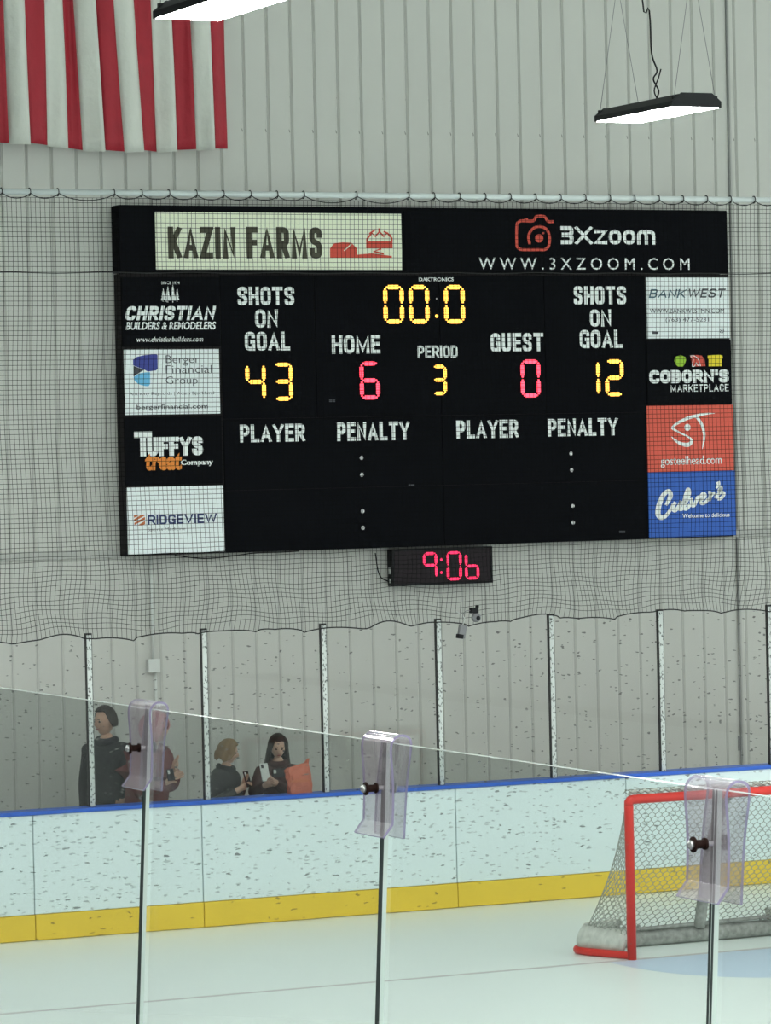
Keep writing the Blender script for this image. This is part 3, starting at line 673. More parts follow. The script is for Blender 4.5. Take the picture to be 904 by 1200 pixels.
# ------------------------------------------------------------------ junction box, conduit and wall bits
pj = onY(180, 780, YW-.05)
jb = thing('junction_box', 'small grey electrical box on the wall with thin conduit', 'electrical box', tuple(pj))
link('box_body', box(pj.x-.052, pj.x+.052, YW-.07, YW-.001, pj.z-.055, pj.z+.055, .006, 2), M['jbox'], jb)
link('box_cover', box(pj.x-.056, pj.x+.056, YW-.075, YW-.0702, pj.z-.06, pj.z+.06, .002), M['jbox'], jb)
link('conduit', tube([(pj.x, YW-.042, pj.z+.055), (pj.x, YW-.042, ZB0-.004)], .012, 8), M['jbox'], jb)
link('conduit', tube([(pj.x+.025, YW-.03, pj.z-.055), (pj.x+.025, YW-.03, .0)], .012, 8), M['jbox'], jb)
sp_ = onY(869, 871, YW-.02)
tag(link('wall_label', box(sp_.x-.025, sp_.x+.025, YW-.012, YW-.0005, sp_.z-.07, sp_.z+.07, .002), M['midgrey']), 'small narrow grey label on the wall at far right above the boards', 'label')
cbs = [Vector((p_.x, p_.y, min(p_.z, ZB0-.009))) for p_ in [onY(x, y, YW-.05) for x, y in ((205, 650), (230, 654), (250, 654), (280, 650.5), (300, 648), (330, 647), (350, 645))]]
tag(link('loose_cable', tube(smoothpts(cbs, 4), .005, 5), M['dark']), 'thin dark cable sagging under the lower left edge of the scoreboard', 'cable')

# ------------------------------------------------------------------ safety net
NX0, NX1 = 8.9, 18.6; YN = YB-.07
zp0, zp1 = onY(0, 231, YN).z, onY(904, 237.5, YN).z
ZP = (zp0+zp1)/2+.035; ZNT = ZP-.045
ZNB = 2.45
net = thing('safety_net', 'black safety netting hung from a pipe in front of the scoreboard', 'netting', (13.5, YN, ZNB))
ties = []; x = NX0
while x < NX1+.8: ties.append(x); x += random.uniform(.42, .72)
def zbot(x):
    for a, b in zip(ties[:-1], ties[1:]):
        if a <= x <= b:
            t = (x-a)/(b-a); return ZNB+.012*math.sin(a*7)+.032*math.sin(math.pi*t)**.8
    return ZNB
def netpt(x, z):
    zb_ = zbot(x); low = max(0, (3.35-z)/.9); hi = max(0, (z-4.6)/1.5)
    dy = .015*math.sin(x*1.7+z*2)+low*.05*math.sin(x*6.1+z*5)+hi*.01*math.sin(x*5)
    dx_ = low*.018*math.sin(z*9+x*2.3)+hi*.04*math.sin(x*1.1+2)+.010*math.sin(z*3.1+x)
    dz = low*low*.030*math.sin(x*4.3+1)+low*.012*math.sin(x*11+z*13)
    return Vector((x+dx_, YN+dy, max(zb_, z+dz)))
bm = bmesh.new(); r_ = .0018; CS = .0405
nx = int((NX1-NX0)/CS)
for i in range(nx+1):
    x = NX0+i*CS; n = 36; zb_ = zbot(x)
    tube_bm(bm, [netpt(x, zb_+(ZNT-zb_)*k/n) for k in range(n+1)], r_, 4, cap=False, up=(1, 1, 0))
z = ZNT
while z > ZNB+.06:
    n = 150
    tube_bm(bm, [netpt(NX0+(NX1-NX0)*k/n, z) for k in range(n+1)], r_, 4, cap=False, up=(0, 1, 1)); z -= CS
link('mesh', tomesh(bm), M['net'], net, kind='stuff')
link('top_pipe', tube([(NX0, YN, ZP), (NX1, YN, ZP)], .025, 12), M['pipe'], net)
lp = []; x = NX0; hangs = []
while x < NX1:
    wdt = .245 if random.random() > .12 else .49
    for k in range(8):
        t = k/8; lp.append((x+wdt*t, YN-.03, ZP-.012-.042*math.sin(math.pi*t)**.7*(wdt/.245)**.4))
    hangs.append(x); x += wdt
link('lacing_rope', tube(lp, .0042, 5), M['rope'], net)
for x in hangs: link('tie', tube([(x+.034*0, YN+math.cos(a)*.032, ZP+math.sin(a)*.032) for a in [2*math.pi*k/10 for k in range(10)]], .005, 4, closed=True), M['rope'], net)
link('bottom_rope', tube([netpt(NX0+(NX1-NX0)*k/300, zbot(NX0+(NX1-NX0)*k/300))+Vector((0, -.004, 0)) for k in range(301)], .0055, 5), M['rope'], net)
zs = onY(60, 319.5, YN).z
link('seam_cord', tube([netpt(NX0+(NX1-NX0)*k/150, zs+.004*math.sin(k*.5)) for k in range(151)], .0045, 5), M['rope'], net)

# ------------------------------------------------------------------ far boards, cap rail, glass
ZBD = 1.035
bd = thing('dasher_boards', 'white scuffed rink boards with blue cap rail and yellow kick plate', 'rink boards', (13.5, YB, 0))
seams = [8.9]+[onY(x, 1010, YB).x for x in (39, 237, 535, 735)]+[17.95, 20.2]
ZK = .215
for a, b in zip(seams[:-1], seams[1:]):
    link('board_panel', box(a+.004, b-.004, YB-.012, YB+.03, ZK+.002, ZBD-.002, .003), M['board'], bd)
    link('kick_plate', box(a+.003, b-.003, YB-.024, YB+.03, .004, ZK-.001, .004), M['kick'], bd)
link('backing_frame', box(8.9, 20.2, YB+.031, YB+.10, .0, ZBD-.003), M['midgrey'], bd)
link('cap_rail', box(8.9, 20.2, YB-.03, YB+.20, ZBD, ZBD+.032, .006, 2), M['cap'], bd)
# rounded corner towards the near side, left of the picture
cxr, cyr, RC = 8.9, YB-6.1, 6.1
def arcbox(r0, r1, z0, z1, a0, a1, n=6):
    bm = bmesh.new(); ring = []
    for k in range(n+1):
        a = a0+(a1-a0)*k/n; c, s = -math.sin(a), math.cos(a)
        ring.append([bm.verts.new((cxr+c*r, cyr+s*r, z)) for r, z in ((r0, z0), (r1, z0), (r1, z1), (r0, z1))])
    for k in range(n):
        for j in range(4): bm.faces.new((ring[k][j], ring[k][(j+1) % 4], ring[k+1][(j+1) % 4], ring[k+1][j]))
    bm.faces.new(ring[0][::-1]); bm.faces.new(ring[-1]); return tomesh(bm)
for k in range(4):
    a0, a1 = math.pi/2*k/4+.0008, math.pi/2*(k+1)/4-.0008
    link('board_panel', arcbox(RC-.012+.024, RC+.03+.012, ZK+.002, ZBD-.002, a0, a1), M['board'], bd)
    link('kick_plate', arcbox(RC, RC+.04, .004, ZK-.001, a0, a1), M['kick'], bd)
link('cap_rail', arcbox(RC-.03, RC+.2, ZBD, ZBD+.032, .0006, math.pi/2-.0006, 24), M['cap'], bd)
# posts and panes
ZPOST = 2.51; ZC = ZBD+.033
sh = thing('glass_shield', 'scuffed clear glass shield with slim posts standing on the far boards', 'glass shield', (13.5, YB+.06, ZC))
px_ = [onY(x, y, YB+.06).x for x, y in [(103, 742), (238, 733), (378, 730), (513, 725), (645, 720), (773, 715), (901, 711)]]
px_ = [px_[0]-1.09]+px_+[px_[-1]+1.09]
for x in px_:
    po = link('support_post', box(x-.029, x+.029, YB+.04, YB+.075, ZC, ZPOST, .003), M['postside'], sh)
    link('post_cover', box(x-.021, x+.021, YB+.0335, YB+.0395, ZC+.002, ZPOST-.015, .002), M['post'], po)
for a, b in zip(px_[:-1], px_[1:]):
    link('glass_pane', box(a+.0335, b-.0335, YB+.055, YB+.067, ZC, ZPOST-.05), M['farglass'], sh)

# ------------------------------------------------------------------ goal
gl = thing('hockey_goal', 'red framed hockey goal with white netting at lower right', 'goal', (cx, YG, 0))
GH, GW, RP = 1.235, 1.88, .036
x0, x1 = XGOAL, XGOAL+GW
link('goal_post', tube([(x0, YG, .0), (x0, YG, GH-.09), (x0, YG, GH-.045)], RP, 14), M['goalred'], gl)
link('goal_post', tube([(x1, YG, .0), (x1, YG, GH-.09), (x1, YG, GH-.045)], RP, 14), M['goalred'], gl)
cr = [(x0, YG, GH-.046), (x0, YG, GH-.02), (x0+.012, YG, GH-.006), (x0+.035, YG, GH)]
link('crossbar', tube(cr+[(x1-.035, YG, GH), (x1-.012, YG, GH-.006), (x1, YG, GH-.02), (x1, YG, GH-.046)], RP, 14), M['goalred'], gl)
D = .72
def basepath(z, ins=0, n=5):      # plan of the base: flares out from the left post, round the back, to the right post
    P = [(x0+ins*.3, YG, z), (x0-.10+ins, YG+.24, z), (x0-.19+ins, YG+.46, z), (x0-.165+ins, YG+.60-ins*.5, z), (x0-.06+ins, YG+.69-ins, z), (x0+.10+ins, YG+D-ins, z), (x0+.4, YG+D-ins, z)]
    P = [tuple(v) for v in smoothpts(P, n)]
    Q = [(x0+x1-p[0], p[1], p[2]) for p in P[::-1]]
    return P+Q
BF = basepath(.03)
for sgn in (0, 1):
    pp_ = [p for p in BF if (p[0] < x0+.02 if sgn == 0 else p[0] > x1-.02) and p[1] < YG+.67]
    link('base_frame', tube(pp_, .030, 10), M['goalred'], gl)
def ribbon_wall(path, z0, z1, lean, th):
    bm = bmesh.new(); rows = []
    c = Vector((cx, YG+.35, 0))
    for p in path:
        p = Vector(p); d = (c-p); d.z = 0; d.normalize()
        prof = [(0, z0), (0, z0+(z1-z0)*.35), (lean*.5, z0+(z1-z0)*.75), (lean, z1), (lean+th, z1-.015), (th+lean*.4, z0+.05), (th, z0)]
        rows.append([bm.verts.new((p.x+d.x*o_, p.y+d.y*o_, zz_)) for o_, zz_ in prof])
    n = len(rows[0])
    for a in range(len(rows)-1):
        for k in range(n): bm.faces.new((rows[a][k], rows[a][(k+1) % n], rows[a+1][(k+1) % n], rows[a+1][k]))
    bm.faces.new(rows[0][::-1]); bm.faces.new(rows[-1]); return tomesh(bm, smooth=True)
bpd = basepath(0)
link('skirt', ribbon_wall([p for p in bpd if p[1] > YG+.05 and p[0] < x0+.25], .058, .225, .06, .012), M['pad'], gl)
link('skirt', ribbon_wall([p for p in bpd if p[1] > YG+.05 and p[0] > x1-.25], .058, .225, .06, .012), M['pad'], gl)
pth = [p for p in basepath(.066, .08) if p[1] > YG+.40]
link('bottom_pad', tube(pth, .066, 10), M['padgrey'], gl)
# net surface: profile lines from the top to the base along the frame plan
TD = .13           # depth of the top shelf
def toppath(t):    # same parameter as the base path, at the top
    rr = .05; P = [(x0, YG), (x0+.01, YG+TD-.05), (x0+.05, YG+TD), (x1-.05, YG+TD), (x1-.01, YG+TD-.05), (x1, YG)]
    return P
def along(P, t):
    ln = [(Vector(b)-Vector(a)).length for a, b in zip(P[:-1], P[1:])]; s = t*sum(ln)
    for (a, b), l in zip(zip(P[:-1], P[1:]), ln):
        if s <= l+1e-9: return Vector(a).lerp(Vector(b), s/l if l else 0)
        s -= l
    return Vector(P[-1])
TP = [Vector((*p, GH)) for p in toppath(0)]; BP = [Vector(p) for p in basepath(.14, .05)]
tb = [0, .02, .04, .96, .98, 1]
lens = [(b-a).length for a, b in zip(BP[:-1], BP[1:])]; tot = sum(lens)
tcorner = .72/tot
def netsurf(t, v):
    b = along(BP, t)
    if t < tcorner: tp = TP[0].lerp(TP[2], t/tcorner)
    elif t > 1-tcorner: tp = TP[3].lerp(TP[5], (t-1+tcorner)/tcorner)
    else: tp = TP[2].lerp(TP[3], (t-tcorner)/(1-2*tcorner))
    p = tp.lerp(b, v)
    k = (b-tp); k.z = 0
    p -= k*(.16*math.sin(math.pi*v))*.9      # sagging, concave slope
    return p
def diamond(surf, nt, nv, r):      # knotted hexagonal mesh: neighbouring strands meet and part in turn
    bm = bmesh.new()
    for i in range(nt+1):
        pts = []
        for j in range(nv+1):
            o_ = (.46, .46, -.46, -.46)[j % 4]*(1 if i % 2 else -1)
            pts.append(surf(min(1, max(0, (i+o_)/nt)), j/nv))
        tube_bm(bm, pts, r, 3, cap=False)
    return tomesh(bm)
link('netting', diamond(netsurf, 104, 62, .0032), M['goalnet'], gl, kind='stuff')
def topsurf(u, v): return Vector((x0+.02+(GW-.04)*u, YG+.01+TD*v, GH+.024+.045*math.sin(v*3)))
link('top_netting', diamond(topsurf, 60, 8, .0040), M['goalnet'], gl, kind='stuff')
link('top_lacing', tube([(x0+.03+(GW-.06)*k/60, YG+.05+.02*(k % 2), GH+.036+.012*(k % 3)) for k in range(61)], .014, 5), M['pad'], gl)
link('center_brace', tube(smoothpts([(cx, YG+.06, GH-.01), (cx, YG+.20, GH-.12), (cx, YG+.44, .62), (cx, YG+D-.14, .13)], 6), .046, 10), M['padgrey'], gl)
link('base_lacing', tube([tuple(Vector(p)+Vector((0, -.03+.012*(i % 2), .012*(i % 3)))) for i, p in enumerate(basepath(.145, .10, 14)) if p[1] > YG+.3], .016, 6), M['padgrey'], gl)

# ------------------------------------------------------------------ near glass with clips
XG, ZGT, LEAN = 2.845, 3.356, .055
Y1, SP = 7.422, 1.22
TH = .0127
def gx(z): return XG+(z-ZGT)*LEAN
ZG0 = 1.10
nb_ = thing('glass_barrier', 'clear frameless glass barrier of butted panes in the foreground', 'glass barrier', (gx(ZG0), Y1, ZG0))
for k in range(-2, 3):
    ya, yb_ = Y1-k*SP, Y1-(k+1)*SP
    ya, yb_ = ya-.0045, yb_+.0045
    bm = bmesh.new(); V = []
    for z in (ZG0, ZGT):
        for (dx_, y) in ((-TH/2, yb_), (-TH/2+.0042, yb_), (TH/2, yb_), (TH/2, ya), (-TH/2+.0042, ya), (-TH/2, ya)): V.append(bm.verts.new((gx(z)+dx_, y, z)))
    fl_ = [((5, 4, 3, 2, 1, 0), 1), ((6, 7, 8, 9, 10, 11), 1), ((0, 1, 7, 6), 2), ((1, 2, 8, 7), 1), ((2, 3, 9, 8), 0), ((3, 4, 10, 9), 1), ((4, 5, 11, 10), 2), ((5, 0, 6, 11), 0)]  # end faces split: dark strip mimics refraction next to the pale edge
    for f, mi in fl_: bm.faces.new([V[i] for i in f]).material_index = mi
    bmesh.ops.recalc_face_normals(bm, faces=bm.faces)
    me = bpy.data.meshes.new('pane'); bm.to_mesh(me); bm.free()
    link('glass_pane', me, [M['glass'], M['glassedge'], M['enddark']], nb_)
sd = thing('side_boards', 'white rink boards below the near glass, under the picture', 'rink boards', (gx(1.05), 8, 0))
xb0 = gx(ZG0)
link('board_panel', box(xb0-.05, xb0+.06, -4, cyr, ZK, 1.06), M['board'], sd)
link('kick_plate', box(xb0-.05, xb0+.075, -4, cyr, 0.002, ZK-.001), M['kick'], sd)
link('cap_rail', box(xb0-.12, xb0+.08, -4, cyr, 1.061, 1.099, .006, 2), M['cap'], sd)

# bent clear clip: profile (x offset towards the ice, z below the glass top)
def clip(ky, label, sc=1.0):
    t = thing('glass_clip', label, 'clip', (XG, ky, ZGT), 'clear clips over the glass joints')
    cl = [(-.029, -.176), (-.0135, -.153), (-.0135, -.11), (-.016, -.06), (-.0205, -.02), (-.0205, -.003), (-.017, .008), (-.008, .0155), (.002, .0165), (.012, .0135), (.018, .006), (.0195, -.005), (.018, -.025), (.0135, -.07), (.0115, -.12), (.0105, -.182)]
    cl = [(p.x, p.z) for p in smoothpts([(x, 0, z) for x, z in cl[1:]], 3)]
    cl = [(x, z*.95) for x, z in [(-.031, -.178)]+cl]
    th = .0045; n = len(cl); inn = []; outp = []
    for i, (x, z) in enumerate(cl):
        a = Vector(cl[max(0, i-1)]); b = Vector(cl[min(n-1, i+1)]); d = (b-a).normalized(); nn = Vector((-d.y, d.x))
        outp.append((x+nn.x*th/2, z+nn.y*th/2)); inn.append((x-nn.x*th/2, z-nn.y*th/2))
    hw = .064
    bm = bmesh.new(); rows = []
    for y in (-hw, hw):
        rows.append(([bm.verts.new((x+z*LEAN, y, z)) for x, z in outp], [bm.verts.new((x+z*LEAN, y, z)) for x, z in inn]))
    for i in range(n-1):
        for s in (0, 1): bm.faces.new((rows[0][s][i], rows[0][s][i+1], rows[1][s][i+1], rows[1][s][i]))
        for e_ in (0, 1):
            f = bm.faces.new((rows[e_][0][i], rows[e_][0][i+1], rows[e_][1][i+1], rows[e_][1][i])); f.material_index = 1
    for i in (0, n-1):
        f = bm.faces.new((rows[0][0][i], rows[1][0][i], rows[1][1][i], rows[0][1][i])); f.material_index = 1
    bmesh.ops.recalc_face_normals(bm, faces=bm.faces)
    me = bpy.data.meshes.new('clip'); bm.to_mesh(me); bm.free()
    for p in me.polygons: p.use_smooth = (p.material_index == 0)
    me.set_sharp_from_angle(angle=.6) if hasattr(me, 'set_sharp_from_angle') else None
    def put(nm, mesh, mt):
        o = link(nm, mesh, mt); o.parent = t; return o
    put('clip_body', me, [M['poly'], M['polyedge']])
    zb_ = -.083; xo = zb_*LEAN
    cyl = lambda a, b, r, n_=16: tube([(xo+a, 0, zb_), (xo+b, 0, zb_)], r, n_)
    put('sleeve', cyl(-.0385, -.0180, .0068), M['rust'])
    put('sleeve_collar', cyl(-.0215, -.0178, .0095), M['rust'])
    put('washer', cyl(-.0415, -.039, .0125), M['rust'])
    put('bolt', cyl(-.050, .022, .0042, 10), M['steel'])
    put('nut', cyl(-.0475, -.042, .0075, 6), M['steel'])
    put('washer', cyl(.0145, .017, .0125), M['midgrey'])
    return t
clip(Y1, 'clear bolted clip on the near glass, leftmost and farthest of three')
clip(Y1-SP, 'clear bolted clip on the near glass in the middle of the picture')
clip(Y1-2*SP, 'clear bolted clip on the near glass, in front of the goal')

# ------------------------------------------------------------------ camera and pouch at the foot of the net
pc = onY(557, 722, YN-.14)
nc = thing('net_camera', 'small black camera with grey ball clipped low on the net', 'camera', tuple(pc))
def at(o_): return o_
link('mount', box(pc.x-.045, pc.x+.03, pc.y-.02, pc.y+.03, pc.z+.025, pc.z+.075, .008, 2), M['dark'], nc)
link('mount_lug', box(pc.x+.012, pc.x+.035, pc.y-.015, pc.y+.02, pc.z+.07, pc.z+.095, .005), M['dark'], nc)
bm = bmesh.new(); bmesh.ops.create_uvsphere(bm, u_segments=16, v_segments=10, radius=.042)
for v in bm.verts: v.co += Vector((pc.x+.01, pc.y, pc.z-.012))
link('ball_housing', tomesh(bm, smooth=True), M['midgrey'], nc)
link('lens', tube([(pc.x+.01, pc.y-.045, pc.z-.015), (pc.x+.01, pc.y-.034, pc.z-.015)], .018, 12), M['dark'], nc)
link('wire', tube(smoothpts([(pc.x-.04, pc.y, pc.z+.05), (pc.x-.08, pc.y, pc.z+.05), (pc.x-.115, pc.y, pc.z+.02), (pc.x-.12, pc.y, pc.z-.03)], 5), .003, 5), M['midgrey'], nc)
pp = onY(542, 738, YN-.14)
hp = thing('hanging_pouch', 'small dark grey pouch hanging from the bottom edge of the net', 'pouch', tuple(pp))
bm = bmesh.new(); box_bm(bm, -.035, .035, -.022, .022, -.075, .045, .012, 2)
bmesh.ops.rotate(bm, verts=bm.verts, matrix=Matrix.Rotation(.18, 3, 'Y'))
for v in bm.verts: v.co += pp
link('pouch_body', tomesh(bm), M['midgrey'], hp)
bm = bmesh.new(); box_bm(bm, -.042, .012, -.026, .026, -.078, -.04, .006, 2)
bmesh.ops.rotate(bm, verts=bm.verts, matrix=Matrix.Rotation(.18, 3, 'Y'))
for v in bm.verts: v.co += pp
link('pouch_base', tomesh(bm), M['dark'], hp)
link('strap', tube(smoothpts([(pp.x+.005, pp.y, pp.z+.04), (pp.x+.025, pp.y, pp.z+.10), (pp.x+.01, YN-.02, pp.z+.15), (pp.x, YN+.01, pp.z+.14)], 5), .005, 5), M['jbox'], hp)

# ------------------------------------------------------------------ people behind the far boards
SK = {'a': mat('light skin', (.55, .33, .24), .55, var=.05, scale=20), 'b': mat('fair skin', (.60, .38, .28), .55, var=.05, scale=20)}
CL = {'navy': mat('dark navy jacket cloth', (.010, .011, .014), .85, var=.2, scale=12, bump=.3), 'maroon': mat('maroon jacket cloth', (.15, .026, .024), .85, var=.15, scale=12, bump=.3),
      'black': mat('black coat cloth', (.010, .011, .012), .85, var=.2, scale=12, bump=.3), 'brown': mat('dark brown jacket cloth', (.06, .022, .020), .85, var=.2, scale=12, bump=.3),
      'jeans': mat('dark denim', (.03, .04, .07), .85, var=.2, scale=14), 'shoe': mat('black shoe', (.02, .02, .02), .6, var=.1), 'pink': mat('pink knitted hood', (.58, .24, .25), .85, var=.12, scale=14)}
HR = {'dark': mat('dark brown hair', (.022, .014, .010), .6, var=.3, scale=30), 'blond': mat('dark blond hair', (.19, .115, .05), .6, var=.3, scale=30)}
EYE = mat('dark eye', (.02, .015, .01), .2, var=.02); LIP = mat('lip', (.35, .13, .11), .5, var=.05)
def skinmesh(V, Ed, Rd, sub=2):
    me = bpy.data.meshes.new('s'); me.from_pydata([Vector(v) for v in V], Ed, []); ob = bpy.data.objects.new('s', me); C.objects.link(ob)
    ob.modifiers.new('sk', 'SKIN').use_smooth_shade = True
    for i, v in enumerate(me.skin_vertices[0].data): v.radius = (Rd[i], Rd[i]) if not isinstance(Rd[i], tuple) else Rd[i]; v.use_root = (i == 0)
    sm = ob.modifiers.new('ss', 'SUBSURF'); sm.levels = sub; sm.render_levels = sub
    dg = bpy.context.evaluated_depsgraph_get(); dg.update(); out = bpy.data.meshes.new_from_object(ob.evaluated_get(dg))
    bpy.data.objects.remove(ob); bpy.data.meshes.remove(me)
    for p in out.polygons: p.use_smooth = True
    return out
def person(label, Y, px, ytop, face, headyaw, headpitch, hands, jacket, hair, hairmat, skin, lean=0, bulk=1.0):
    """stands behind the boards; px,ytop = crown of the head in the photo; face = turn of the body (0 towards the camera side)"""
    top = onY(px, ytop, Y); ht = top.z+.02; k = ht/1.78
    t = thing('person', label, 'person', (top.x, Y, -.02)); t.rotation_euler = (0, 0, face)
    Mi = (Matrix.Translation(t.location) @ Matrix.Rotation(face, 4, 'Z')).inverted()
    def put(n, me, mt, par=None):
        o = bpy.data.objects.new(n, me); C.objects.link(o); o.parent = par or t
        if not me.materials: me.materials.append(mt)
        return o
    K = lambda *a: Vector(a)*k
    V, Ed, Rd = [], [], []
    def add(p, r, par=None):
        V.append(Vector(p)); Rd.append(r if isinstance(r, tuple) else r*k)
        if par is not None: Ed.append((par, len(V)-1))
        return len(V)-1
    JV, JE, JR = [], [], []; 
    pel = add(K(0, 0, .95), .125); sp1 = add(K(0, lean*-.06, 1.12), .12, pel); ch = add(K(0, lean*-.14, 1.30), .135, sp1); uc = add(K(0, lean*-.2, 1.42), .10, ch)
    nk = add(K(0, lean*-.24-.005, 1.50), .058, uc); nt_ = add(K(0, lean*-.27-.02, 1.58), .055, nk)
    hd = V[nt_]+K(0, -.012, .09)
    arms = {}
    for s in (-1, 1):
        hip = add(K(.09*s, 0, .88), .095, pel); kn = add(K(.10*s, -.01, .50), .065, hip); an = add(K(.10*s, .02, .09), .045, kn); add(K(.11*s, -.13, .04), .04, an)
        shd = add(V[uc]+K(.165*s, .01, -.015), .066, uc)
        tgt = hands.get(s)
        if tgt is None: hnd = V[shd]+K(.07*s, -.03, -.56)
        else: hnd = Mi @ onY(tgt[0], tgt[1], tgt[2])
        d = hnd-V[shd]; L = min(d.length, .55*k); hnd = V[shd]+d.normalized()*L
        bend = math.sqrt(max(0, (.29*k)**2-(L/2)**2)); bd_ = Vector((.55*s, .35, -.75)); dn = d.normalized(); bd_ = (bd_-dn*bd_.dot(dn)).normalized()
        el = add(V[shd]+dn*L*.5+bd_*bend, .047, shd); wr = add(hnd, .030, el)
        fd = (hnd-V[el]).normalized(); pm = add(hnd+fd*.045*k, .030, wr)
        sdv = fd.cross(Vector((0, -1, .2))).normalized()
        if sdv.length < .1: sdv = Vector((1, 0, 0))
        cur = Vector((-s*.4, -.5, .2)).normalized()
        for q_, ln in ((-1.5, .055), (-.5, .068), (.5, .072), (1.5, .064)):
            a = add(V[pm]+fd*.035*k+sdv*q_*.018*k, .0095, pm); b = add(V[a]+(fd*.6+cur*.5).normalized()*ln*.5*k, .0088, a); add(V[b]+(fd*.2+cur*.9).normalized()*ln*.5*k, .0075, b)
        a = add(V[wr]+fd*.025*k-sdv*.032*k*s, .011, wr); add(V[a]+(fd*.7-sdv*s*.4+cur*.3).normalized()*.045*k, .009, a)
        arms[s] = (shd, el, wr)
    me = skinmesh(V, Ed, Rd)
    # head joined to the body mesh
    bm = bmesh.new(); bm.from_mesh(me)
    R = Matrix.Rotation(headyaw, 3, 'Z') @ Matrix.Rotation(headpitch, 3, 'X')
    hb = bmesh.new(); bmesh.ops.create_uvsphere(hb, u_segments=24, v_segments=18, radius=1)
    for v in hb.verts:
        x, y, z = v.co
        jaw = 1-.30*max(0, -z)**1.4
        yy = y*(.098 if y > 0 else .092); 
        if y < 0: yy *= (1-.06*max(0, z))
        nose = .026*max(0, 1-((x/.20)**2+((z+.12)/.24)**2)) if y < -.5 else 0
        sock = .010*max(0, 1-(((abs(x)-.36)/.2)**2+((z-.06)/.14)**2)) if y < -.5 else 0
        chin = .010*max(0, 1-((x/.35)**2+((z+.80)/.2)**2)) if y < 0 else 0
        v.co = (x*.076*jaw, yy-nose+sock-chin+(.018 if z < -.3 and y > 0 else 0)*-1, z*.118)
    for s in (-1, 1):
        r = bmesh.ops.create_uvsphere(hb, u_segments=8, v_segments=6, radius=1)
        for v in r['verts']: v.co = (v.co.x*.010+s*.077, v.co.y*.018+.008, v.co.z*.030-.004)
    for v in hb.verts: v.co = hd+(R @ v.co)*k
    hm = bpy.data.meshes.new('h'); hb.to_mesh(hm); hb.free(); bm.from_mesh(hm); bpy.data.meshes.remove(hm)
    body = tomesh(bm, smooth=True); bo = put('body', body, skin)
    for s in (-1, 1):
        e = bmesh.new(); bmesh.ops.create_uvsphere(e, u_segments=8, v_segments=6, radius=.0105)
        for v in e.verts: v.co = hd+(R @ (v.co+Vector((s*.028, -.078, .008))))*k
        put('eye', tomesh(e, smooth=True), EYE)
        e = bmesh.new(); box_bm(e, s*.028-.016, s*.028+.016, -.092, -.084, .026, .031, .002)
        for v in e.verts: v.co = hd+(R @ v.co)*k
        put('eyebrow', tomesh(e), hairmat)
    e = bmesh.new(); bmesh.ops.create_uvsphere(e, u_segments=10, v_segments=6, radius=1)
    for v in e.verts: v.co = hd+(R @ Vector((v.co.x*.022, v.co.y*.008-.085, v.co.z*.007-.058)))*k
    put('mouth', tomesh(e, smooth=True), LIP)
    # hair (or hood)
    ht_, ln_ = hair; g_ = []; hbm = bmesh.new(); NA, NV = 36, 16
    for a in range(NA):
        az = 2*math.pi*a/NA; fr = abs((az+math.pi) % (2*math.pi)-math.pi)       # 0 = front
        lim = {'short': 46+66*min(1, max(0, (fr-1.0)/.6)), 'long': 48+92*min(1, max(0, (fr-.70)/.35)), 'hood': 42+95*min(1, max(0, (fr-.5)/.5))}[ht_]
        row = []; jit = .006*math.sin(az*13)+.004*math.sin(az*29)
        for b in range(NV+1):
            f = b/NV
            if ln_ and lim > 95:
                if f < .5: pol = math.radians(95)*f/.5; dn = 0
                else: pol = math.radians(95); dn = (f-.5)/.5*ln_*(1+.25*math.sin(az*7))
            else: pol = math.radians(lim)*f; dn = 0
            ex = {'hood': 1.32, 'short': 1.07, 'long': 1.13}[ht_]
            x = math.sin(pol)*math.sin(az)*(.078*ex+jit+(.10*dn if dn else 0)); y = -math.sin(pol)*math.cos(az)*(.096*ex+jit)+.004; z_ = math.cos(pol)*.118*(1.09 if ht_ != 'hood' else 1.2)-dn
            if dn and ht_ == 'long': x *= 1+.5*dn; y = y*(1-.3*min(1, dn*3))+.012
            row.append(hbm.verts.new(hd+(R @ Vector((x, y, z_)))*k))
        g_.append(row)
    for a in range(NA):
        A_, B_ = g_[a], g_[(a+1) % NA]
        for b in range(NV):
            if b == 0:
                hbm.faces.new((A_[0], A_[1], B_[1])) if True else None
            else: hbm.faces.new((A_[b], A_[b+1], B_[b+1], B_[b]))
    bmesh.ops.remove_doubles(hbm, verts=hbm.verts, dist=1e-5)
    ho = put('hair' if ht_ != 'hood' else 'hood', tomesh(hbm, smooth=True), hairmat); so = ho.modifiers.new('s', 'SOLIDIFY'); so.thickness = .010; so.offset = 1
    # jacket: its own thicker surface over torso and arms, ending at neck, wrists and hips
    JV = [V[pel]+K(0, 0, -.10), V[pel]+K(0, 0, .04), V[sp1], V[ch], V[uc], V[nk]+K(0, .006, .012)]; JE = [(0, 1), (1, 2), (2, 3), (3, 4), (4, 5)]; JR = [.165*k, .155*k, .155*k, .172*k, .150*k, .098*k]
    for s in (-1, 1):
        a, b, c_ = arms[s]; n0 = len(JV); JV += [V[a]+K(.012*s, 0, 0), V[a].lerp(V[b], .5), V[b], V[b].lerp(V[c_], .55), V[b].lerp(V[c_], .92)]
        JE += [(4, n0), (n0, n0+1), (n0+1, n0+2), (n0+2, n0+3), (n0+3, n0+4)]; JR += [.094*k, .078*k, .070*k, .056*k, .048*k]
    JR = [r*bulk for r in JR]; JR[5] /= bulk
    put('jacket', skinmesh(JV, JE, JR), CL[jacket])
    # collar
    cc = []
    for q_ in range(17):
        a = math.radians(-70+320*q_/16+145); cc.append(V[nk]+K(.078*math.cos(a), .072*math.sin(a)-.004, .010+.016*math.sin(a)))
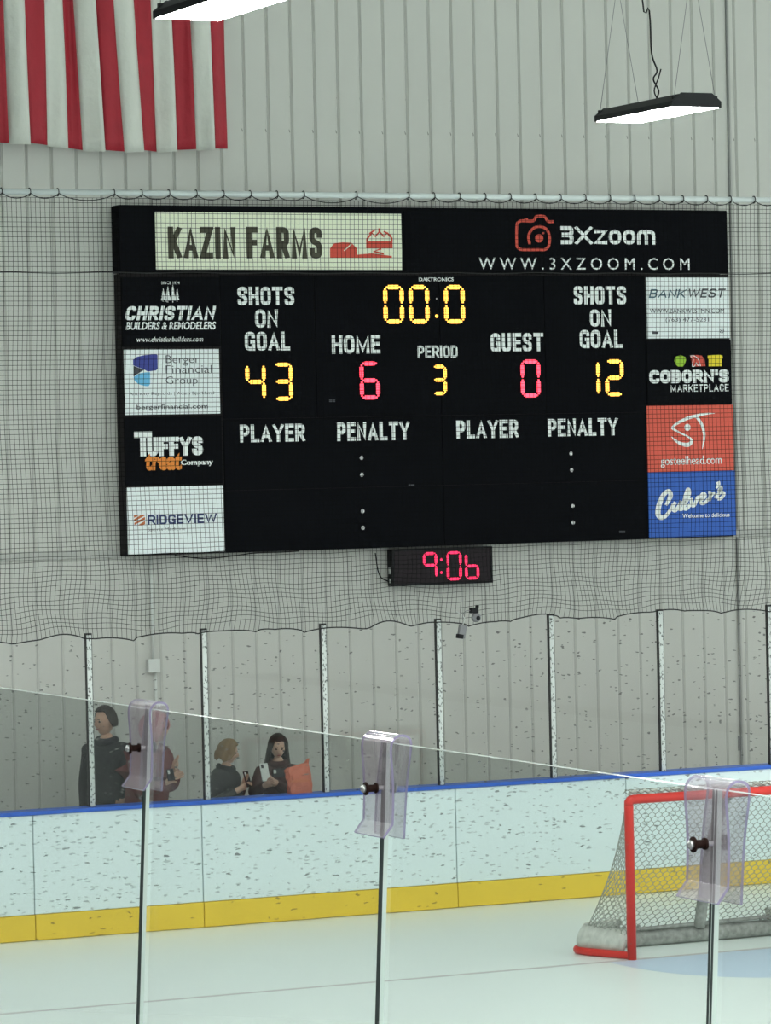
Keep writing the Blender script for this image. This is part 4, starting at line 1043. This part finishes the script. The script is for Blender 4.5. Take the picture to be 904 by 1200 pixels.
    put('collar', tube(cc, [.016*k]+[.032*k]*15+[.016*k], 8), CL[jacket])
    TV = [V[pel], V[pel]+K(0, 0, -.06)]; TE = [(0, 1)]; TR = [.135*k, .13*k]
    for s in (-1, 1):
        n0 = len(TV); TV += [K(.092*s, 0, .82), K(.10*s, -.01, .50), K(.10*s, .015, .13)]; TE += [(1, n0), (n0, n0+1), (n0+1, n0+2)]; TR += [.105*k, .080*k, .065*k]
        put('shoe', skinmesh([K(.10*s, .04, .05), K(.105*s, -.06, .045), K(.112*s, -.17, .035)], [(0, 1), (1, 2)], [.05*k, .048*k, .038*k]), CL['shoe'])
    put('trousers', skinmesh(TV, TE, TR), CL['jeans'])
    return t, V, arms
P1 = person('dark-haired man in a dark jacket turned left behind the far glass', 30.15, 125, 829.5, -.95, -.30, .10, {}, 'navy', ('short', 0), HR['dark'], SK['a'])
P2 = person('person in maroon jacket mostly hidden behind the leftmost clear clip', 29.52, 168, 838, .75, .1, .15, {1: (205, 899, 29.36), -1: (197, 914, 29.30)}, 'maroon', ('hood', 0), CL['pink'], SK['b'], .3, 1.28)
P3 = person('fair-haired person in black coat looking down to the right behind the far glass', 29.72, 258, 868.5, .85, .25, .25, {1: (286, 917, 29.42), -1: (280, 925, 29.38)}, 'black', ('long', .075), HR['blond'], SK['b'], .2)
P4 = person('long-haired person in brown jacket holding up a phone behind the far glass', 29.68, 325, 861.5, -.35, .12, .35, {1: (321, 916, 29.38), -1: (312, 919, 29.36)}, 'brown', ('long', .26), HR['dark'], SK['b'], .15)
def phone(px, py, Y, w_, h_, rz, tilt, mt, mb, label):
    p = onY(px, py, Y); t = thing('phone', label, 'phone', tuple(p)); t.rotation_euler = (tilt, 0, rz)
    for n, me, m_ in (('phone_body', box(-w_/2, w_/2, -.005, .005, -h_/2, h_/2, .004, 2), mt), ('camera_bump', box(-w_/2+.008, -w_/2+.034, -.008, -.0051, h_/2-.042, h_/2-.010, .002), mb), ('screen', box(-w_/2+.004, w_/2-.004, .0051, .006, -h_/2+.005, h_/2-.005), mb)):
        o = link(n, me, m_); o.parent = t
    return t
phone(310.5, 905, 29.33, .085, .155, .25, -.25, M['jbox'], M['dark'], 'silver phone held up by the long-haired person in brown')
phone(328.5, 905.5, 29.36, .15, .075, .1, -.15, M['dark'], M['jbox'], 'black device held beside the silver phone by the long-haired person')
phone(290, 913, 29.36, .075, .14, .6, -.3, M['dark'], M['jbox'], 'dark phone held by the fair-haired person in black')
phone(200, 908, 29.24, .09, .10, .5, -.2, M['dark'], M['jbox'], 'small black device held out by the person in maroon')
# orange bag seen as a reflection, modelled as a solid shape
pb = onY(353, 932, YB+.14); zb0 = ZBD+.032
ghost = thing('orange_ghost', 'solid stand-in for a reflected orange bag on the ledge beside the long-haired person', 'ghost', (pb.x, YB+.14, zb0))
bm = bmesh.new(); rows = []  # solid orange shape takes the place of a reflection in the glass
for k in range(9):
    f = k/8; row = []
    for a in range(20):
        an = 2*math.pi*a/20; ca, sa = math.cos(an), math.sin(an); ca = math.copysign(abs(ca)**.5, ca); sa = math.copysign(abs(sa)**.5, sa)
        j = .010*math.sin(5*an+7*f)+.007*math.sin(9*an-11*f)
        row.append(bm.verts.new((pb.x-.03*f+(.105+j)*ca, YB+.145+(.045-.02*f+j*.5)*sa, zb0+.235*f+(.018*math.sin(3*an+1) if k == 8 else 0)+.04*f*ca)))
    rows.append(row)
for k in range(8):
    for a in range(20): bm.faces.new((rows[k][a], rows[k][(a+1) % 20], rows[k+1][(a+1) % 20], rows[k+1][a]))
bm.faces.new(rows[0][::-1]); bm.faces.new(rows[8])
link('ghost_body', tomesh(bm), mat('orange ghost tint', (.55, .15, .09), .7, var=.12, scale=12), ghost)
link('ghost_fold', box(pb.x-.12, pb.x+.06, YB+.085, YB+.092, zb0+.10, zb0+.115), M['rust2'], ghost)
